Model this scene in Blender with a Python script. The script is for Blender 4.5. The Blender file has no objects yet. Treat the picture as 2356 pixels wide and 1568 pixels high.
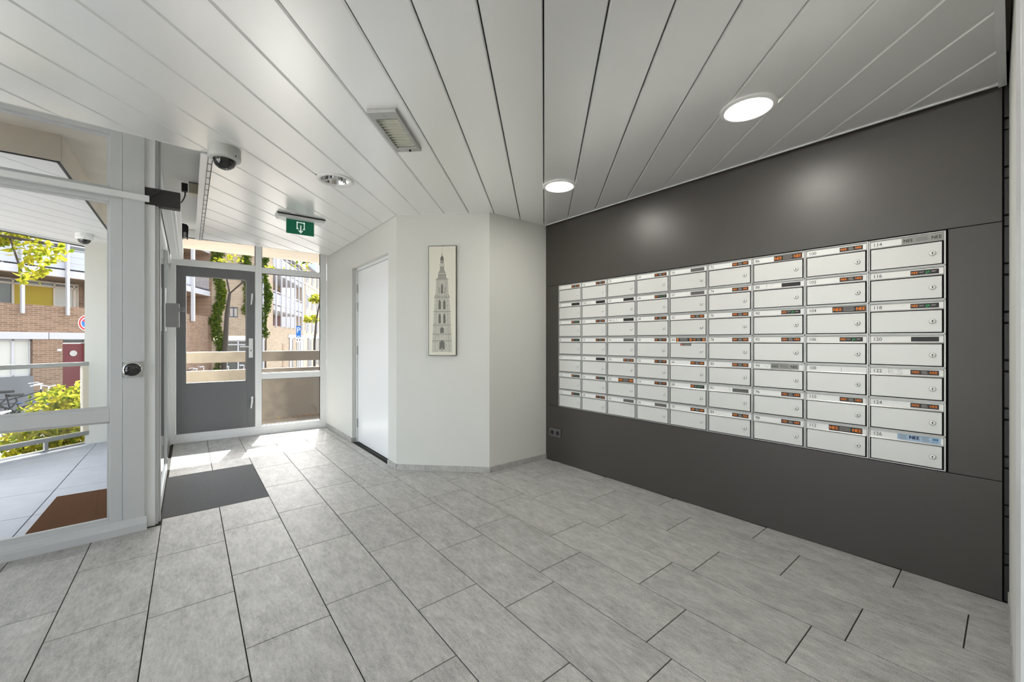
import bpy, bmesh, math, random
import numpy as np
from mathutils import Vector, Matrix
from mathutils.geometry import tessellate_polygon

random.seed(7); rng = np.random.default_rng(7)
SC = bpy.context.scene
COL = SC.collection
PI = math.pi

# ------------------------------------------------------------------ camera, sky, sun, exposure
cd = bpy.data.cameras.new('camera'); cam = bpy.data.objects.new('camera', cd); COL.objects.link(cam)
cam.location = (0, 0, 1.16); cam.rotation_euler = (PI/2, 0, math.radians(-38.81))
cd.sensor_fit = 'HORIZONTAL'; cd.sensor_width = 36; cd.lens = 36*925/2356; cd.clip_start = 0.01; cd.clip_end = 300
SC.camera = cam

world = bpy.data.worlds.new('sky'); SC.world = world; world.use_nodes = True
wn = world.node_tree.nodes; wl = world.node_tree.links
sky = wn.new('ShaderNodeTexSky'); sky.sky_type = 'NISHITA'; sky.sun_disc = False
sky.sun_elevation = math.radians(44); sky.sun_rotation = math.radians(15.6)
sky.air_density = 1.0; sky.dust_density = 3.0; sky.ozone_density = 1.0
SKY_STRENGTH = 1.0
wn['Background'].inputs['Strength'].default_value = SKY_STRENGTH
hs = wn.new('ShaderNodeHueSaturation'); hs.inputs['Saturation'].default_value = .36      # hazy summer sky
wl.new(sky.outputs[0], hs.inputs['Color']); wl.new(hs.outputs[0], wn['Background'].inputs['Color'])

SUN_DIR = Vector((-.269*math.cos(math.radians(44)), -.963*math.cos(math.radians(44)), -math.sin(math.radians(44))))
sd = bpy.data.lights.new('sun', 'SUN'); sd.energy = 21.0; sd.angle = math.radians(.6); sd.color = (1, .975, .95)
so = bpy.data.objects.new('sun', sd); COL.objects.link(so)
so.rotation_euler = SUN_DIR.to_track_quat('-Z', 'Y').to_euler(); so.location = (4, 20, 18)
LAMP_ON = 66.0      # radiance of a lit downlight diffuser
LAMP_FILL = 70.0  # radiance of the added hall lamps

vs = SC.view_settings
vs.view_transform = 'Standard'; vs.look = 'None'; vs.gamma = 1.0; vs.use_curve_mapping = False; vs.exposure = 0.25
try:
    SC.cycles.max_bounces = 10; SC.cycles.diffuse_bounces = 6; SC.cycles.glossy_bounces = 5
    SC.cycles.transparent_max_bounces = 24; SC.cycles.sample_clamp_indirect = 8; SC.cycles.use_denoising = True
except Exception: pass

# ------------------------------------------------------------------ helpers
def s2l(c):
    return tuple(((x/255)/12.92 if x/255 <= .04045 else ((x/255+.055)/1.055)**2.4) for x in c)

class MB:
    def __init__(s): s.v = []; s.f = []; s.m = []; s.sm = []
    def add(s, vs_, fs, m=0, smooth=False):
        o = len(s.v); s.v.extend([tuple(v) for v in vs_])
        for f in fs: s.f.append(tuple(o+i for i in f)); s.m.append(m); s.sm.append(smooth)
        return s
    def box(s, x0, x1, y0, y1, z0, z1, m=0):
        v = [(x0,y0,z0),(x1,y0,z0),(x1,y1,z0),(x0,y1,z0),(x0,y0,z1),(x1,y0,z1),(x1,y1,z1),(x0,y1,z1)]
        return s.add(v, [(0,3,2,1),(4,5,6,7),(0,1,5,4),(1,2,6,5),(2,3,7,6),(3,0,4,7)], m)
    def prism(s, poly, z0, z1, m=0, axis='z'):
        n = len(poly); v = []
        for z in (z0, z1):
            for (a, b) in poly:
                v.append((a, b, z) if axis == 'z' else ((a, z, b) if axis == 'y' else (z, a, b)))
        f = [tuple(range(n))[::-1], tuple(range(n, 2*n))] + [(i, (i+1) % n, n+(i+1) % n, n+i) for i in range(n)]
        return s.add(v, f, m)
    def quad(s, a, b, c, d, m=0): return s.add([a, b, c, d], [(0,1,2,3)], m)
    def lathe(s, prof, cx=0, cy=0, cz=0, n=32, m=0, axis='z', smooth=True, caps=True):
        v = []; f = []
        for (r, h) in prof:
            for i in range(n):
                a = 2*PI*i/n; x, y = r*math.cos(a), r*math.sin(a)
                v.append((cx+x, cy+y, cz+h) if axis == 'z' else ((cx+x, cy+h, cz+y) if axis == 'y' else (cx+h, cy+x, cz+y)))
        for j in range(len(prof)-1):
            for i in range(n):
                k = (i+1) % n; f.append((j*n+i, j*n+k, (j+1)*n+k, (j+1)*n+i))
        s.add(v, f, m, smooth)
        if caps:
            if prof[0][0] > 1e-6: s.add(v[:n], [tuple(range(n))[::-1]], m)
            if prof[-1][0] > 1e-6: s.add(v[-n:], [tuple(range(n))], m)
        return s
    def tube(s, pts, r, n=8, m=0, closed=False):
        P = [Vector(p) for p in pts]; rr = r if isinstance(r, (list, tuple)) else [r]*len(P); v = []; f = []
        N = len(P); up = Vector((0,0,1)); prev = None
        for i, p in enumerate(P):
            if closed: d = P[(i+1) % N]-P[i-1]
            else: d = P[min(i+1, N-1)]-P[max(i-1, 0)]
            d.normalize()
            if prev is None:
                a = d.cross(up)
                if a.length < 1e-3: a = d.cross(Vector((1,0,0)))
            else: a = prev-d*prev.dot(d)
            a.normalize(); prev = a; b = d.cross(a)
            for k in range(n):
                t = 2*PI*k/n; v.append(p+(a*math.cos(t)+b*math.sin(t))*rr[i])
        for i in range(N if closed else N-1):
            j = (i+1) % N
            for k in range(n):
                l = (k+1) % n; f.append((i*n+k, i*n+l, j*n+l, j*n+k))
        s.add(v, f, m, True)
        if not closed: s.add(v[:n], [tuple(range(n))[::-1]], m); s.add(v[-n:], [tuple(range(n))], m)
        return s
    def mesh(s, me, mat, m=0):
        return s.add([mat @ v.co for v in me.vertices], [tuple(p.vertices) for p in me.polygons], m)
    def data(s, name, mats, bevel=0, fix=True):
        me = bpy.data.meshes.new(name); me.from_pydata([tuple(v) for v in s.v], [], s.f)
        for mt in (mats if isinstance(mats, (list, tuple)) else [mats]): me.materials.append(mt)
        me.polygons.foreach_set('material_index', s.m); me.polygons.foreach_set('use_smooth', s.sm)
        if fix or bevel:
            b = bmesh.new(); b.from_mesh(me)
            if fix: bmesh.ops.recalc_face_normals(b, faces=b.faces)
            if bevel:
                es = [e for e in b.edges if len(e.link_faces) == 2 and e.calc_face_angle(0) > .6]
                bmesh.ops.bevel(b, geom=es, offset=bevel, segments=2, affect='EDGES', profile=.6, clamp_overlap=True)
            b.to_mesh(me); b.free()
        me.update(); return me

def link(name, me, parent=None, loc=(0,0,0), rz=0, kind=None, label=None):
    o = bpy.data.objects.new(name, me); COL.objects.link(o); o.location = loc
    if rz: o.rotation_euler = (0, 0, rz)
    if parent: o.parent = parent
    if kind: o['kind'] = kind
    if label: o['label'] = label
    return o
def obj(name, mb, mats, parent=None, loc=(0,0,0), rz=0, kind=None, bevel=0, fix=True, label=None):
    return link(name, mb.data(name, mats, bevel, fix), parent, loc, rz, kind, label)
def thing(name, label, cat, loc=(0,0,0), rz=0, group=None):
    o = link(name, None, None, loc, rz); tag(o, label, cat, group); return o
def tag(o, label, cat, group=None):
    o['label'] = label; o['category'] = cat
    if group: o['group'] = group
    return o

class Frame:          # a wall line: x runs left to right seen from the room, y into the wall, z up
    def __init__(s, a, b):
        s.a = Vector(a); s.b = Vector(b); s.L = (s.b-s.a).length; s.ang = math.atan2(s.b.y-s.a.y, s.b.x-s.a.x)
        s.d = (s.b-s.a)/s.L; s.n = Vector((-s.d.y, s.d.x))
    def at(s, x, y=0, z=0): p = s.a+s.d*x+s.n*y; return (p.x, p.y, z)
    @property
    def loc(s): return (s.a.x, s.a.y, 0)

# ------------------------------------------------------------------ materials
def M(name, rgb, rough=.5, metal=0, spec=.5, var=0, vscale=6, bump=0, bscale=60, emit=0, coat=0, stretch=None):
    m = bpy.data.materials.new(name); m.use_nodes = True
    N = m.node_tree.nodes; L = m.node_tree.links; b = N['Principled BSDF']
    c = s2l(rgb); b.inputs['Base Color'].default_value = (*c, 1); b.inputs['Roughness'].default_value = rough
    b.inputs['Metallic'].default_value = metal; b.inputs['Specular IOR Level'].default_value = spec
    if coat: b.inputs['Coat Weight'].default_value = coat
    if emit:
        b.inputs['Emission Color'].default_value = (1, .965, .90, 1) if emit > 5 else (*c, 1); b.inputs['Emission Strength'].default_value = emit
    if var or bump:
        tc = N.new('ShaderNodeTexCoord'); src = tc.outputs['Object']
        if stretch:
            mp = N.new('ShaderNodeMapping'); mp.inputs['Scale'].default_value = stretch; L.new(src, mp.inputs['Vector']); src = mp.outputs['Vector']
    if var:
        nz = N.new('ShaderNodeTexNoise'); nz.inputs['Scale'].default_value = vscale; nz.inputs['Detail'].default_value = 6; L.new(src, nz.inputs['Vector'])
        mr = N.new('ShaderNodeMapRange'); mr.inputs['From Min'].default_value = .3; mr.inputs['From Max'].default_value = .7
        mr.inputs['To Min'].default_value = 1-var; mr.inputs['To Max'].default_value = 1+var; L.new(nz.outputs['Fac'], mr.inputs['Value'])
        vm = N.new('ShaderNodeVectorMath'); vm.operation = 'SCALE'; vm.inputs[0].default_value = c
        L.new(mr.outputs['Result'], vm.inputs['Scale']); L.new(vm.outputs['Vector'], b.inputs['Base Color'])
    if bump:
        n2 = N.new('ShaderNodeTexNoise'); n2.inputs['Scale'].default_value = bscale; n2.inputs['Detail'].default_value = 4; L.new(src, n2.inputs['Vector'])
        bp = N.new('ShaderNodeBump'); bp.inputs['Strength'].default_value = bump; bp.inputs['Distance'].default_value = .002
        L.new(n2.outputs['Fac'], bp.inputs['Height']); L.new(bp.outputs['Normal'], b.inputs['Normal'])
    return m

def tile_material():
    m = bpy.data.materials.new('stone_tile'); m.use_nodes = True; N = m.node_tree.nodes; L = m.node_tree.links; b = N['Principled BSDF']
    tc = N.new('ShaderNodeTexCoord'); oi = N.new('ShaderNodeObjectInfo')
    off = N.new('ShaderNodeVectorMath'); off.operation = 'SCALE'; off.inputs[0].default_value = (37, 53, 11); L.new(oi.outputs['Random'], off.inputs['Scale'])
    ad = N.new('ShaderNodeVectorMath'); L.new(tc.outputs['Object'], ad.inputs[0]); L.new(off.outputs[0], ad.inputs[1])
    def noise(sc, strx, stry, det):
        mp = N.new('ShaderNodeMapping'); mp.inputs['Scale'].default_value = (strx, stry, 1); L.new(ad.outputs[0], mp.inputs['Vector'])
        n = N.new('ShaderNodeTexNoise'); n.inputs['Scale'].default_value = sc; n.inputs['Detail'].default_value = det; n.inputs['Roughness'].default_value = .65
        L.new(mp.outputs[0], n.inputs['Vector']); return n.outputs['Fac']
    a = noise(14, 1.3, .5, 6); s = noise(60, 1.4, .4, 5); g = noise(300, 1, .75, 3)
    def mul(x, k):
        q = N.new('ShaderNodeMath'); q.operation = 'MULTIPLY'; q.inputs[1].default_value = k; L.new(x, q.inputs[0]); return q.outputs[0]
    def plus(x, y):
        q = N.new('ShaderNodeMath'); L.new(x, q.inputs[0]); L.new(y, q.inputs[1]); return q.outputs[0]
    t = plus(plus(mul(a, .32), mul(s, .30)), plus(mul(g, .38), mul(oi.outputs['Random'], .03)))
    cr = N.new('ShaderNodeValToRGB'); L.new(t, cr.inputs['Fac'])
    cr.color_ramp.elements[0].position = .36; cr.color_ramp.elements[0].color = (*s2l((131,129,125)), 1)
    cr.color_ramp.elements[1].position = .66; cr.color_ramp.elements[1].color = (*s2l((207,205,200)), 1)
    L.new(cr.outputs['Color'], b.inputs['Base Color']); b.inputs['Roughness'].default_value = .48; b.inputs['Specular IOR Level'].default_value = .45
    bp = N.new('ShaderNodeBump'); bp.inputs['Strength'].default_value = .35; bp.inputs['Distance'].default_value = .0015
    L.new(t, bp.inputs['Height']); L.new(bp.outputs['Normal'], b.inputs['Normal'])
    return m

def glass_material():
    m = bpy.data.materials.new('clear_glass'); m.use_nodes = True; N = m.node_tree.nodes; L = m.node_tree.links
    N.remove(N['Principled BSDF']); out = N['Material Output']
    tr = N.new('ShaderNodeBsdfTransparent'); tr.inputs['Color'].default_value = (.98, .99, .985, 1)
    gl = N.new('ShaderNodeBsdfGlossy'); gl.inputs['Roughness'].default_value = .02
    fr = N.new('ShaderNodeFresnel'); fr.inputs['IOR'].default_value = 1.35
    mx = N.new('ShaderNodeMixShader'); L.new(fr.outputs[0], mx.inputs[0]); L.new(tr.outputs[0], mx.inputs[1]); L.new(gl.outputs[0], mx.inputs[2]); L.new(mx.outputs[0], out.inputs['Surface'])
    return m

def brick_material(name, c1, c2, mortar):
    m = bpy.data.materials.new(name); m.use_nodes = True; N = m.node_tree.nodes; L = m.node_tree.links; b = N['Principled BSDF']
    tc = N.new('ShaderNodeTexCoord'); sp = N.new('ShaderNodeSeparateXYZ'); cb = N.new('ShaderNodeCombineXYZ'); L.new(tc.outputs['Object'], sp.inputs[0])
    L.new(sp.outputs['X'], cb.inputs['X']); L.new(sp.outputs['Z'], cb.inputs['Y'])
    br = N.new('ShaderNodeTexBrick'); L.new(cb.outputs[0], br.inputs['Vector'])
    br.inputs['Scale'].default_value = 1; br.inputs['Brick Width'].default_value = .22; br.inputs['Row Height'].default_value = .0625
    br.inputs['Mortar Size'].default_value = .008; br.inputs['Mortar Smooth'].default_value = .2; br.inputs['Bias'].default_value = 0
    br.inputs['Color1'].default_value = (*s2l(c1), 1); br.inputs['Color2'].default_value = (*s2l(c2), 1); br.inputs['Mortar'].default_value = (*s2l(mortar), 1)
    L.new(br.outputs['Color'], b.inputs['Base Color']); b.inputs['Roughness'].default_value = .9; b.inputs['Specular IOR Level'].default_value = .1
    bp = N.new('ShaderNodeBump'); bp.inputs['Strength'].default_value = .5; bp.inputs['Distance'].default_value = .01; bp.invert = True
    L.new(br.outputs['Fac'], bp.inputs['Height']); L.new(bp.outputs['Normal'], b.inputs['Normal'])
    return m

def leaf_material(name, c1, c2):
    m = bpy.data.materials.new(name); m.use_nodes = True; N = m.node_tree.nodes; L = m.node_tree.links
    N.remove(N['Principled BSDF']); out = N['Material Output']
    tc = N.new('ShaderNodeTexCoord'); nz = N.new('ShaderNodeTexNoise'); nz.inputs['Scale'].default_value = 9; nz.inputs['Detail'].default_value = 3; L.new(tc.outputs['Object'], nz.inputs['Vector'])
    cr = N.new('ShaderNodeValToRGB'); L.new(nz.outputs['Fac'], cr.inputs['Fac'])
    cr.color_ramp.elements[0].position = .38; cr.color_ramp.elements[0].color = (*s2l(c1), 1)
    cr.color_ramp.elements[1].position = .62; cr.color_ramp.elements[1].color = (*s2l(c2), 1)
    df = N.new('ShaderNodeBsdfDiffuse'); tl = N.new('ShaderNodeBsdfTranslucent'); mx = N.new('ShaderNodeMixShader'); mx.inputs[0].default_value = .5
    L.new(cr.outputs[0], df.inputs['Color']); L.new(cr.outputs[0], tl.inputs['Color']); L.new(df.outputs[0], mx.inputs[1]); L.new(tl.outputs[0], mx.inputs[2]); L.new(mx.outputs[0], out.inputs['Surface'])
    return m

TILE = tile_material(); GLASS = glass_material()
GROUT = M('grout', (62,61,58), .9, spec=.1)
PLASTER = M('white_plaster', (215,215,209), .75, spec=.25, bump=.25, bscale=180)
PLANK = M('satin_plank', (246,246,245), .30, metal=.45, spec=.6)
PLANKEDGE = M('plank_trim', (226,227,227), .35, metal=.2)
DARK = M('charcoal_panel', (57,52,47), .40, spec=.78, bump=.05, bscale=500)
DARKEDGE = M('black_backing', (22,21,20), .7, spec=.2)
DBRICK = M('black_glazed_brick', (34,33,32), .35, spec=.5, bump=.3, bscale=80)
FRAMEW = M('white_frame_paint', (234,235,235), .38, spec=.45, bump=.08, bscale=400)
FRAMEG = M('grey_frame_paint', (206,208,209), .40, spec=.45, bump=.15, bscale=500)
WHITE = M('white_door_paint', (242,243,244), .30, spec=.5)
GASKET = M('black_rubber', (20,20,20), .6)
DOORGREY = M('anthracite_door_paint', (110,111,113), .33, spec=.5, bump=.1, bscale=500)
ALU = M('anodised_aluminium', (190,190,188), .36, metal=.45)
ALUD = M('mailbox_door_aluminium', (220,220,216), .40, metal=.2, bump=.04, bscale=700)
ALUF = M('mailbox_flap_white', (240,240,237), .45, metal=.1)
STEEL = M('brushed_steel', (170,170,168), .28, metal=.9)
CHROME = M('chrome', (225,225,225), .08, metal=1)
BLACK = M('black_plastic', (26,25,25), .45)
BOXBLK = M('matt_black_cap', (46,43,43), .55)
PLASTICW = M('white_plastic', (232,232,230), .4)
PLASTICC = M('cream_plastic', (222,212,192), .5)
PLASTICG = M('grey_plastic', (150,150,150), .45)
CAMG = M('camera_grey', (188,190,186), .45)
DOME = M('smoked_dome', (38,38,38), .04, spec=.8)
CONC = M('cream_concrete', (224,214,200), .85, spec=.15, var=.06, vscale=3, bump=.4, bscale=90)
def mottled():
    m = M('mottled_concrete', (150,138,124), .88, spec=.12, bump=.5, bscale=70); N = m.node_tree.nodes; L = m.node_tree.links
    tc = N.new('ShaderNodeTexCoord'); sp = N.new('ShaderNodeSeparateXYZ'); L.new(tc.outputs['Object'], sp.inputs[0])
    nz = N.new('ShaderNodeTexNoise'); nz.inputs['Scale'].default_value = 5; nz.inputs['Detail'].default_value = 6; L.new(tc.outputs['Object'], nz.inputs['Vector'])
    ad = N.new('ShaderNodeMath'); ad.operation = 'MULTIPLY_ADD'; ad.inputs[1].default_value = .9; L.new(nz.outputs['Fac'], ad.inputs[0]); L.new(sp.outputs['X'], ad.inputs[2])
    cr = N.new('ShaderNodeValToRGB'); mr = N.new('ShaderNodeMapRange'); mr.inputs['From Min'].default_value = .55; mr.inputs['From Max'].default_value = 1.75
    L.new(ad.outputs[0], mr.inputs['Value']); L.new(mr.outputs['Result'], cr.inputs['Fac'])
    cr.color_ramp.elements[0].color = (*s2l((186,174,157)), 1); cr.color_ramp.elements[1].color = (*s2l((112,104,96)), 1)      # pale cream to dark grey along X, broken by noise
    L.new(cr.outputs[0], N['Principled BSDF'].inputs['Base Color']); return m
CONC2 = mottled()
STUCCO = M('white_stucco', (206,205,197), .85, spec=.15, bump=.3, bscale=120)
SOFFIT = M('white_soffit', (246,246,243), .6, spec=.3)
MATD = M('charcoal_mat', (112,112,113), .98, spec=.05, var=.25, vscale=160, bump=1, bscale=600)
COIR = M('brown_coir', (92,62,40), .98, spec=.05, var=.4, vscale=170, bump=1, bscale=500)
LAMP = M('lamp_diffuser', (255,250,240), .5, emit=LAMP_ON)
LAMPF = M('added_lamp_diffuser', (255,250,240), .5, emit=LAMP_FILL)
PLASTICT = M('louvre_white', (226,226,216), .4)
GREEN = M('exit_green', (0,118,84), .35, emit=.05)
PICTO = M('exit_pictogram', (232,244,238), .4, emit=.25)
INK = M('dark_ink', (52,52,54), .6); INKL = M('pencil_ink', (120,120,122), .7)
ORANGE = M('sticker_orange', (232,128,28), .5); SBLACK = M('sticker_black', (22,20,20), .42); SGREY = M('sticker_grey', (158,157,152), .45)
SGREEN = M('sticker_green', (40,160,80), .5); SBLUE = M('sticker_pale_blue', (176,200,222), .5); SNAVY = M('sticker_navy', (22,34,92), .5)
SLINE = M('sticker_fine_print', (176,172,164), .5); SMID = M('sticker_mid_blue', (84,136,172), .5); SFADE = M('sticker_faded', (96,94,92), .5); SRED = M('sticker_red', (196,92,62), .5)
PAPER = M('cream_paper', (224,221,206), .6); BLACKF = M('black_picture_edge', (40,42,38), .5)
G1 = M('print_light_grey', (196,194,182), .7); G2 = M('print_mid_grey', (158,156,147), .7); G3 = M('print_dark_grey', (112,111,105), .7)
BRICKA = brick_material('yellow_brown_brick', (142,112,91), (118,92,74), (152,140,126))
BRICKB = brick_material('pale_buff_brick', (166,146,122), (146,127,105), (168,158,146))
BAND = M('pale_concrete_band', (182,180,183), .8, spec=.15)
SIDING = M('grey_blue_siding', (168,170,178), .6)
WFRAME = M('cream_window_frame', (196,184,172), .5)
DGLASS = M('dark_house_glass', (74,76,74), .12, spec=.8); CURT = M('net_curtain', (188,186,178), .9)
YELLOW = M('yellow_blind', (168,144,20), .6); REDD = M('dark_red_door', (94,20,28), .4); BROWNS = M('brown_soffit', (140,116,94), .8); NAVYF = M('dark_blue_frame', (52,62,82), .5)
STREET = M('street_paving', (124,121,118), .9, spec=.1, var=.1, vscale=1.5); ROOF = M('grey_roof', (150,148,156), .8)
LEAFY = leaf_material('yellow_green_leaf', (80,100,16), (174,164,52)); LEAFG = leaf_material('green_leaf', (50,80,16), (116,130,36)); IVYM = leaf_material('ivy_leaf', (40,66,16), (96,116,34))
BARK = M('bark', (52,44,37), .9, var=.2, vscale=20)
RED = M('traffic_red', (206,40,42), .4); BLUE = M('traffic_blue', (30,104,184), .4); SIGNW = M('traffic_white', (240,240,240), .4)
PTILE = M('porch_tile', (176,179,186), .6, var=.05, vscale=8)
BIKEK = M('bike_black', (36,38,42), .4); BIKER = M('bike_red', (206,70,50), .4); BIKEB = M('bike_blue', (70,96,140), .4); BIKEW = M('bike_silver', (214,216,220), .3, metal=.5); TYRE = M('tyre', (28,28,30), .8)

# ------------------------------------------------------------------ wall lines (metres; X and Y follow the floor tiles)
FD = Frame((2.752,2.887), (2.823,.025)); FA = Frame((1.462,3.484), (2.068,2.889)); FB = Frame((2.068,2.889), (2.752,2.887))  # wall ends, and the offsets used along them, unprojected from image pixels
FC = Frame((1.459,5.827), (1.462,3.484)); FW = Frame((-.179,5.929), (1.459,5.827)); FP = Frame((-.775,3.345), (-.201,3.375))
FR = Frame((2.83,.0074), (1.40,-.0178))
ZC = 2.293; ZS = 2.45

# ------------------------------------------------------------------ floor with separate tiles
fl = MB().prism([(-1.75,0),(-1.75,3.3),(-.2,3.4),(-.2,6.0),(1.55,5.9),(1.55,3.5),(2.1,2.92),(2.8,2.92),(2.86,0)], -.12, -.004)
floor = obj('floor', fl, GROUT, kind='structure')
def clip(poly, nx, ny, d):        # keep nx*x+ny*y <= d
    out = []
    for i in range(len(poly)):
        a, b = poly[i], poly[(i+1) % len(poly)]; da, db = nx*a[0]+ny*a[1]-d, nx*b[0]+ny*b[1]-d
        if da <= 0: out.append(a)
        if (da < 0 < db) or (db < 0 < da): t = da/(da-db); out.append((a[0]+t*(b[0]-a[0]), a[1]+t*(b[1]-a[1])))
    return out
CP, TP, J = .3022, .6050, .0021
PH = {-1:.856, 0:.741, 1:.993, 2:.127, 3:.656, 4:.288, 5:.461, 6:.846, 7:.67, 8:.19, 9:.581, 10:.39}
SHARED = {}
def floor_tile(poly):
    cx = sum(p[0] for p in poly)/len(poly); cy = sum(p[1] for p in poly)/len(poly)
    key = tuple((round(p[0]-cx, 4), round(p[1]-cy, 4)) for p in poly)
    if key not in SHARED:
        top = []
        for (x, y) in key:
            l = math.hypot(x, y); top.append((x*(1-.0018/max(l, .01)), y*(1-.0018/max(l, .01))))
        n = len(key); mb = MB(); v = [(x,y,-.0085) for x,y in key]+[(x,y,-.001) for x,y in key]+[(x,y,0) for x,y in top]
        fs = [tuple(range(2*n,3*n))]
        for i in range(n):
            k = (i+1) % n; fs += [(i,k,n+k,n+i),(n+i,n+k,2*n+k,2*n+i)]
        SHARED[key] = mb.add(v, fs).data('tile', TILE)
    link('tile', SHARED[key], floor, (cx, cy, 0))
def wall_y(x, side):            # how far back the room reaches at x, seen from that side of a break
    if x < 1.459 or (x == 1.459 and side < 0): return 5.815
    if x < 2.068 or (x == 2.068 and side < 0): return 3.480-(x-1.459)*.9818
    return 2.884
def under_walls(P):
    xa, xb = min(p[0] for p in P), max(p[0] for p in P); ya, yb = min(p[1] for p in P), max(p[1] for p in P)
    xs = [xa]+[b for b in (1.459, 2.068) if xa < b < xb]+[xb]; top = []
    for i in range(len(xs)-1):
        l, r = xs[i], xs[i+1]; hl, hr = wall_y(l, 1), wall_y(r, -1); pts = [(l, hl)]
        for yv in (yb, ya):
            if (hl-yv)*(hr-yv) < 0: t = (hl-yv)/(hl-hr); pts.append((l+(r-l)*t, yv))
        pts.append((r, hr)); pts.sort()
        top += [(x, max(ya, min(yb, h))) for x, h in pts]
    while top and top[0][1] <= ya+1e-4 and len(top) > 1 and top[1][1] <= ya+1e-4: top.pop(0)
    while top and top[-1][1] <= ya+1e-4 and len(top) > 1 and top[-2][1] <= ya+1e-4: top.pop()
    if len(top) < 2: return []
    out = [(top[0][0], ya), (top[-1][0], ya)]
    for p in top[::-1]:
        if abs(p[0]-out[-1][0])+abs(p[1]-out[-1][1]) > 1e-4: out.append(p)
    if abs(out[-1][0]-out[0][0])+abs(out[-1][1]-out[0][1]) < 1e-4: out.pop()
    return out
MATX0, MATX1, MATY0, MATY1 = -.145, .4665, 3.478, 4.497
for r in range(-10, 11):
    x0 = .167+CP*(r-1)+J; x1 = .167+CP*r-J
    ph = PH.get(r, (r*.37) % 1)
    for k in range(-1, 11):
        y0 = (ph-1+k)*TP+J; y1 = y0+TP-2*J
        P = [(x0,y0),(x1,y0),(x1,y1),(x0,y1)]
        P = clip(P, 0, -1, .03-.004); 
        if x1 > 2.7: P = clip(P, 1, .0248, 2.752+.0248*2.887-.003)
        if x0 < -.2: P = clip(P, 0, 1, 3.36)
        elif x1 < 1.4: P = clip(P, .0623, .998, 5.917-.012)
        elif P: P = under_walls(P)
        if len(P) < 3: continue
        # the recessed mat takes the place of tiles
        cx = (x0+x1)/2
        if MATX0 < cx < MATX1:
            for Q in (clip(P, 0, 1, MATY0-.003), clip(P, 0, -1, -(MATY1+.003))):
                if len(Q) > 2 and max(q[1] for q in Q)-min(q[1] for q in Q) > .015: floor_tile(Q)
            continue
        if max(q[1] for q in P)-min(q[1] for q in P) < .012 or max(q[0] for q in P)-min(q[0] for q in P) < .012: continue
        if x1 < -.9: continue
        floor_tile(P)
mt = MB().box(0, MATX1-MATX0-.004, 0, MATY1-MATY0, -.004, -.0005, 0)
tag(obj('entrance_mat', mt, MATD, loc=(MATX0+.004, MATY0, 0)), 'dark grey rectangular mat sunk in the tiled floor beside the entrance door', 'mat')

# ------------------------------------------------------------------ walls
def wall(name, F, boxes, mat):
    mb = MB()
    for b in boxes: mb.box(*b)
    return obj(name, mb, mat, loc=F.loc, rz=F.ang, kind='structure')
wall('wall_corridor', FC, [(0,1.0845,0,.3,0,ZS),(2.155,2.343,0,.3,0,ZS),(1.0845,2.155,0,.3,1.99,ZS),(1.0845,2.155,.2,.3,0,1.99)], PLASTER)
wall('wall_centre', FA, [(0,FA.L,0,.2,0,ZS)], PLASTER)
wall('wall_corner', FB, [(0,FB.L+.1,0,.2,0,ZS)], PLASTER)
def baseboard(name, F, segs, t=.010):
    b = link(name, None, None, F.loc, F.ang, 'structure')
    for (a, c) in segs: obj('tile', MB().box(a+.0008, c-.0008, -t, 0, 0, .050), TILE, b, bevel=.001)
baseboard('baseboard_corridor', FC, [(0,.6),(.6,1.0845),(2.155,2.343+.012)])
obj('tile', MB().box(1.0845, 1.0945, 0, .055, 0, .05), TILE, bpy.data.objects['baseboard_corridor'])
baseboard('baseboard_centre', FA, [(-.008,.27),(.27,FA.L+.008)])
baseboard('baseboard_corner', FB, [(-.006,.40),(.40,FB.L)])

# dark panelled wall
wr = wall('wall_right', FD, [(-.05,3.2,.020,.24,0,ZS)], DARKEDGE)
for (a,c,z0,z1) in [(0,2.862,1.6945,ZS-.02),(0,2.862,.002,.5320),(0,.1715,.5350,1.6915),(2.6975,2.862,.5350,1.6915)]:
    obj('panel', MB().box(a+.0008,c-.0008,0,.020,z0,z1), DARK, wr, bevel=.0012)
z = .0
k = 0
while z < 2.2:
    h = .05 if k % 2 else .165
    obj('brick', MB().box(2.867, 2.95, .006+.004*(k%2), .020, z+.004, z+h-.004), DBRICK, wr, bevel=.002); z += h; k += 1

# white wall by the camera: doorway the picture is taken from
wf = wall('wall_front', FR, [(-.05,1.13,0,.14,0,ZS),(1.44,3.0,.0,.14,2.12,ZS),(3.0,6.0,0,.14,0,ZS)], PLASTER)
obj('door_casing', MB().box(1.13,1.44,-.006,.15,0,2.12).box(2.97,3.05,-.006,.15,0,2.12).box(1.40,3.0,-.006,.15,2.08,2.14), FRAMEW, wf, bevel=.002)
obj('baseboard', MB().box(0,1.13,-.004,0,0,.05), TILE, wf)

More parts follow.
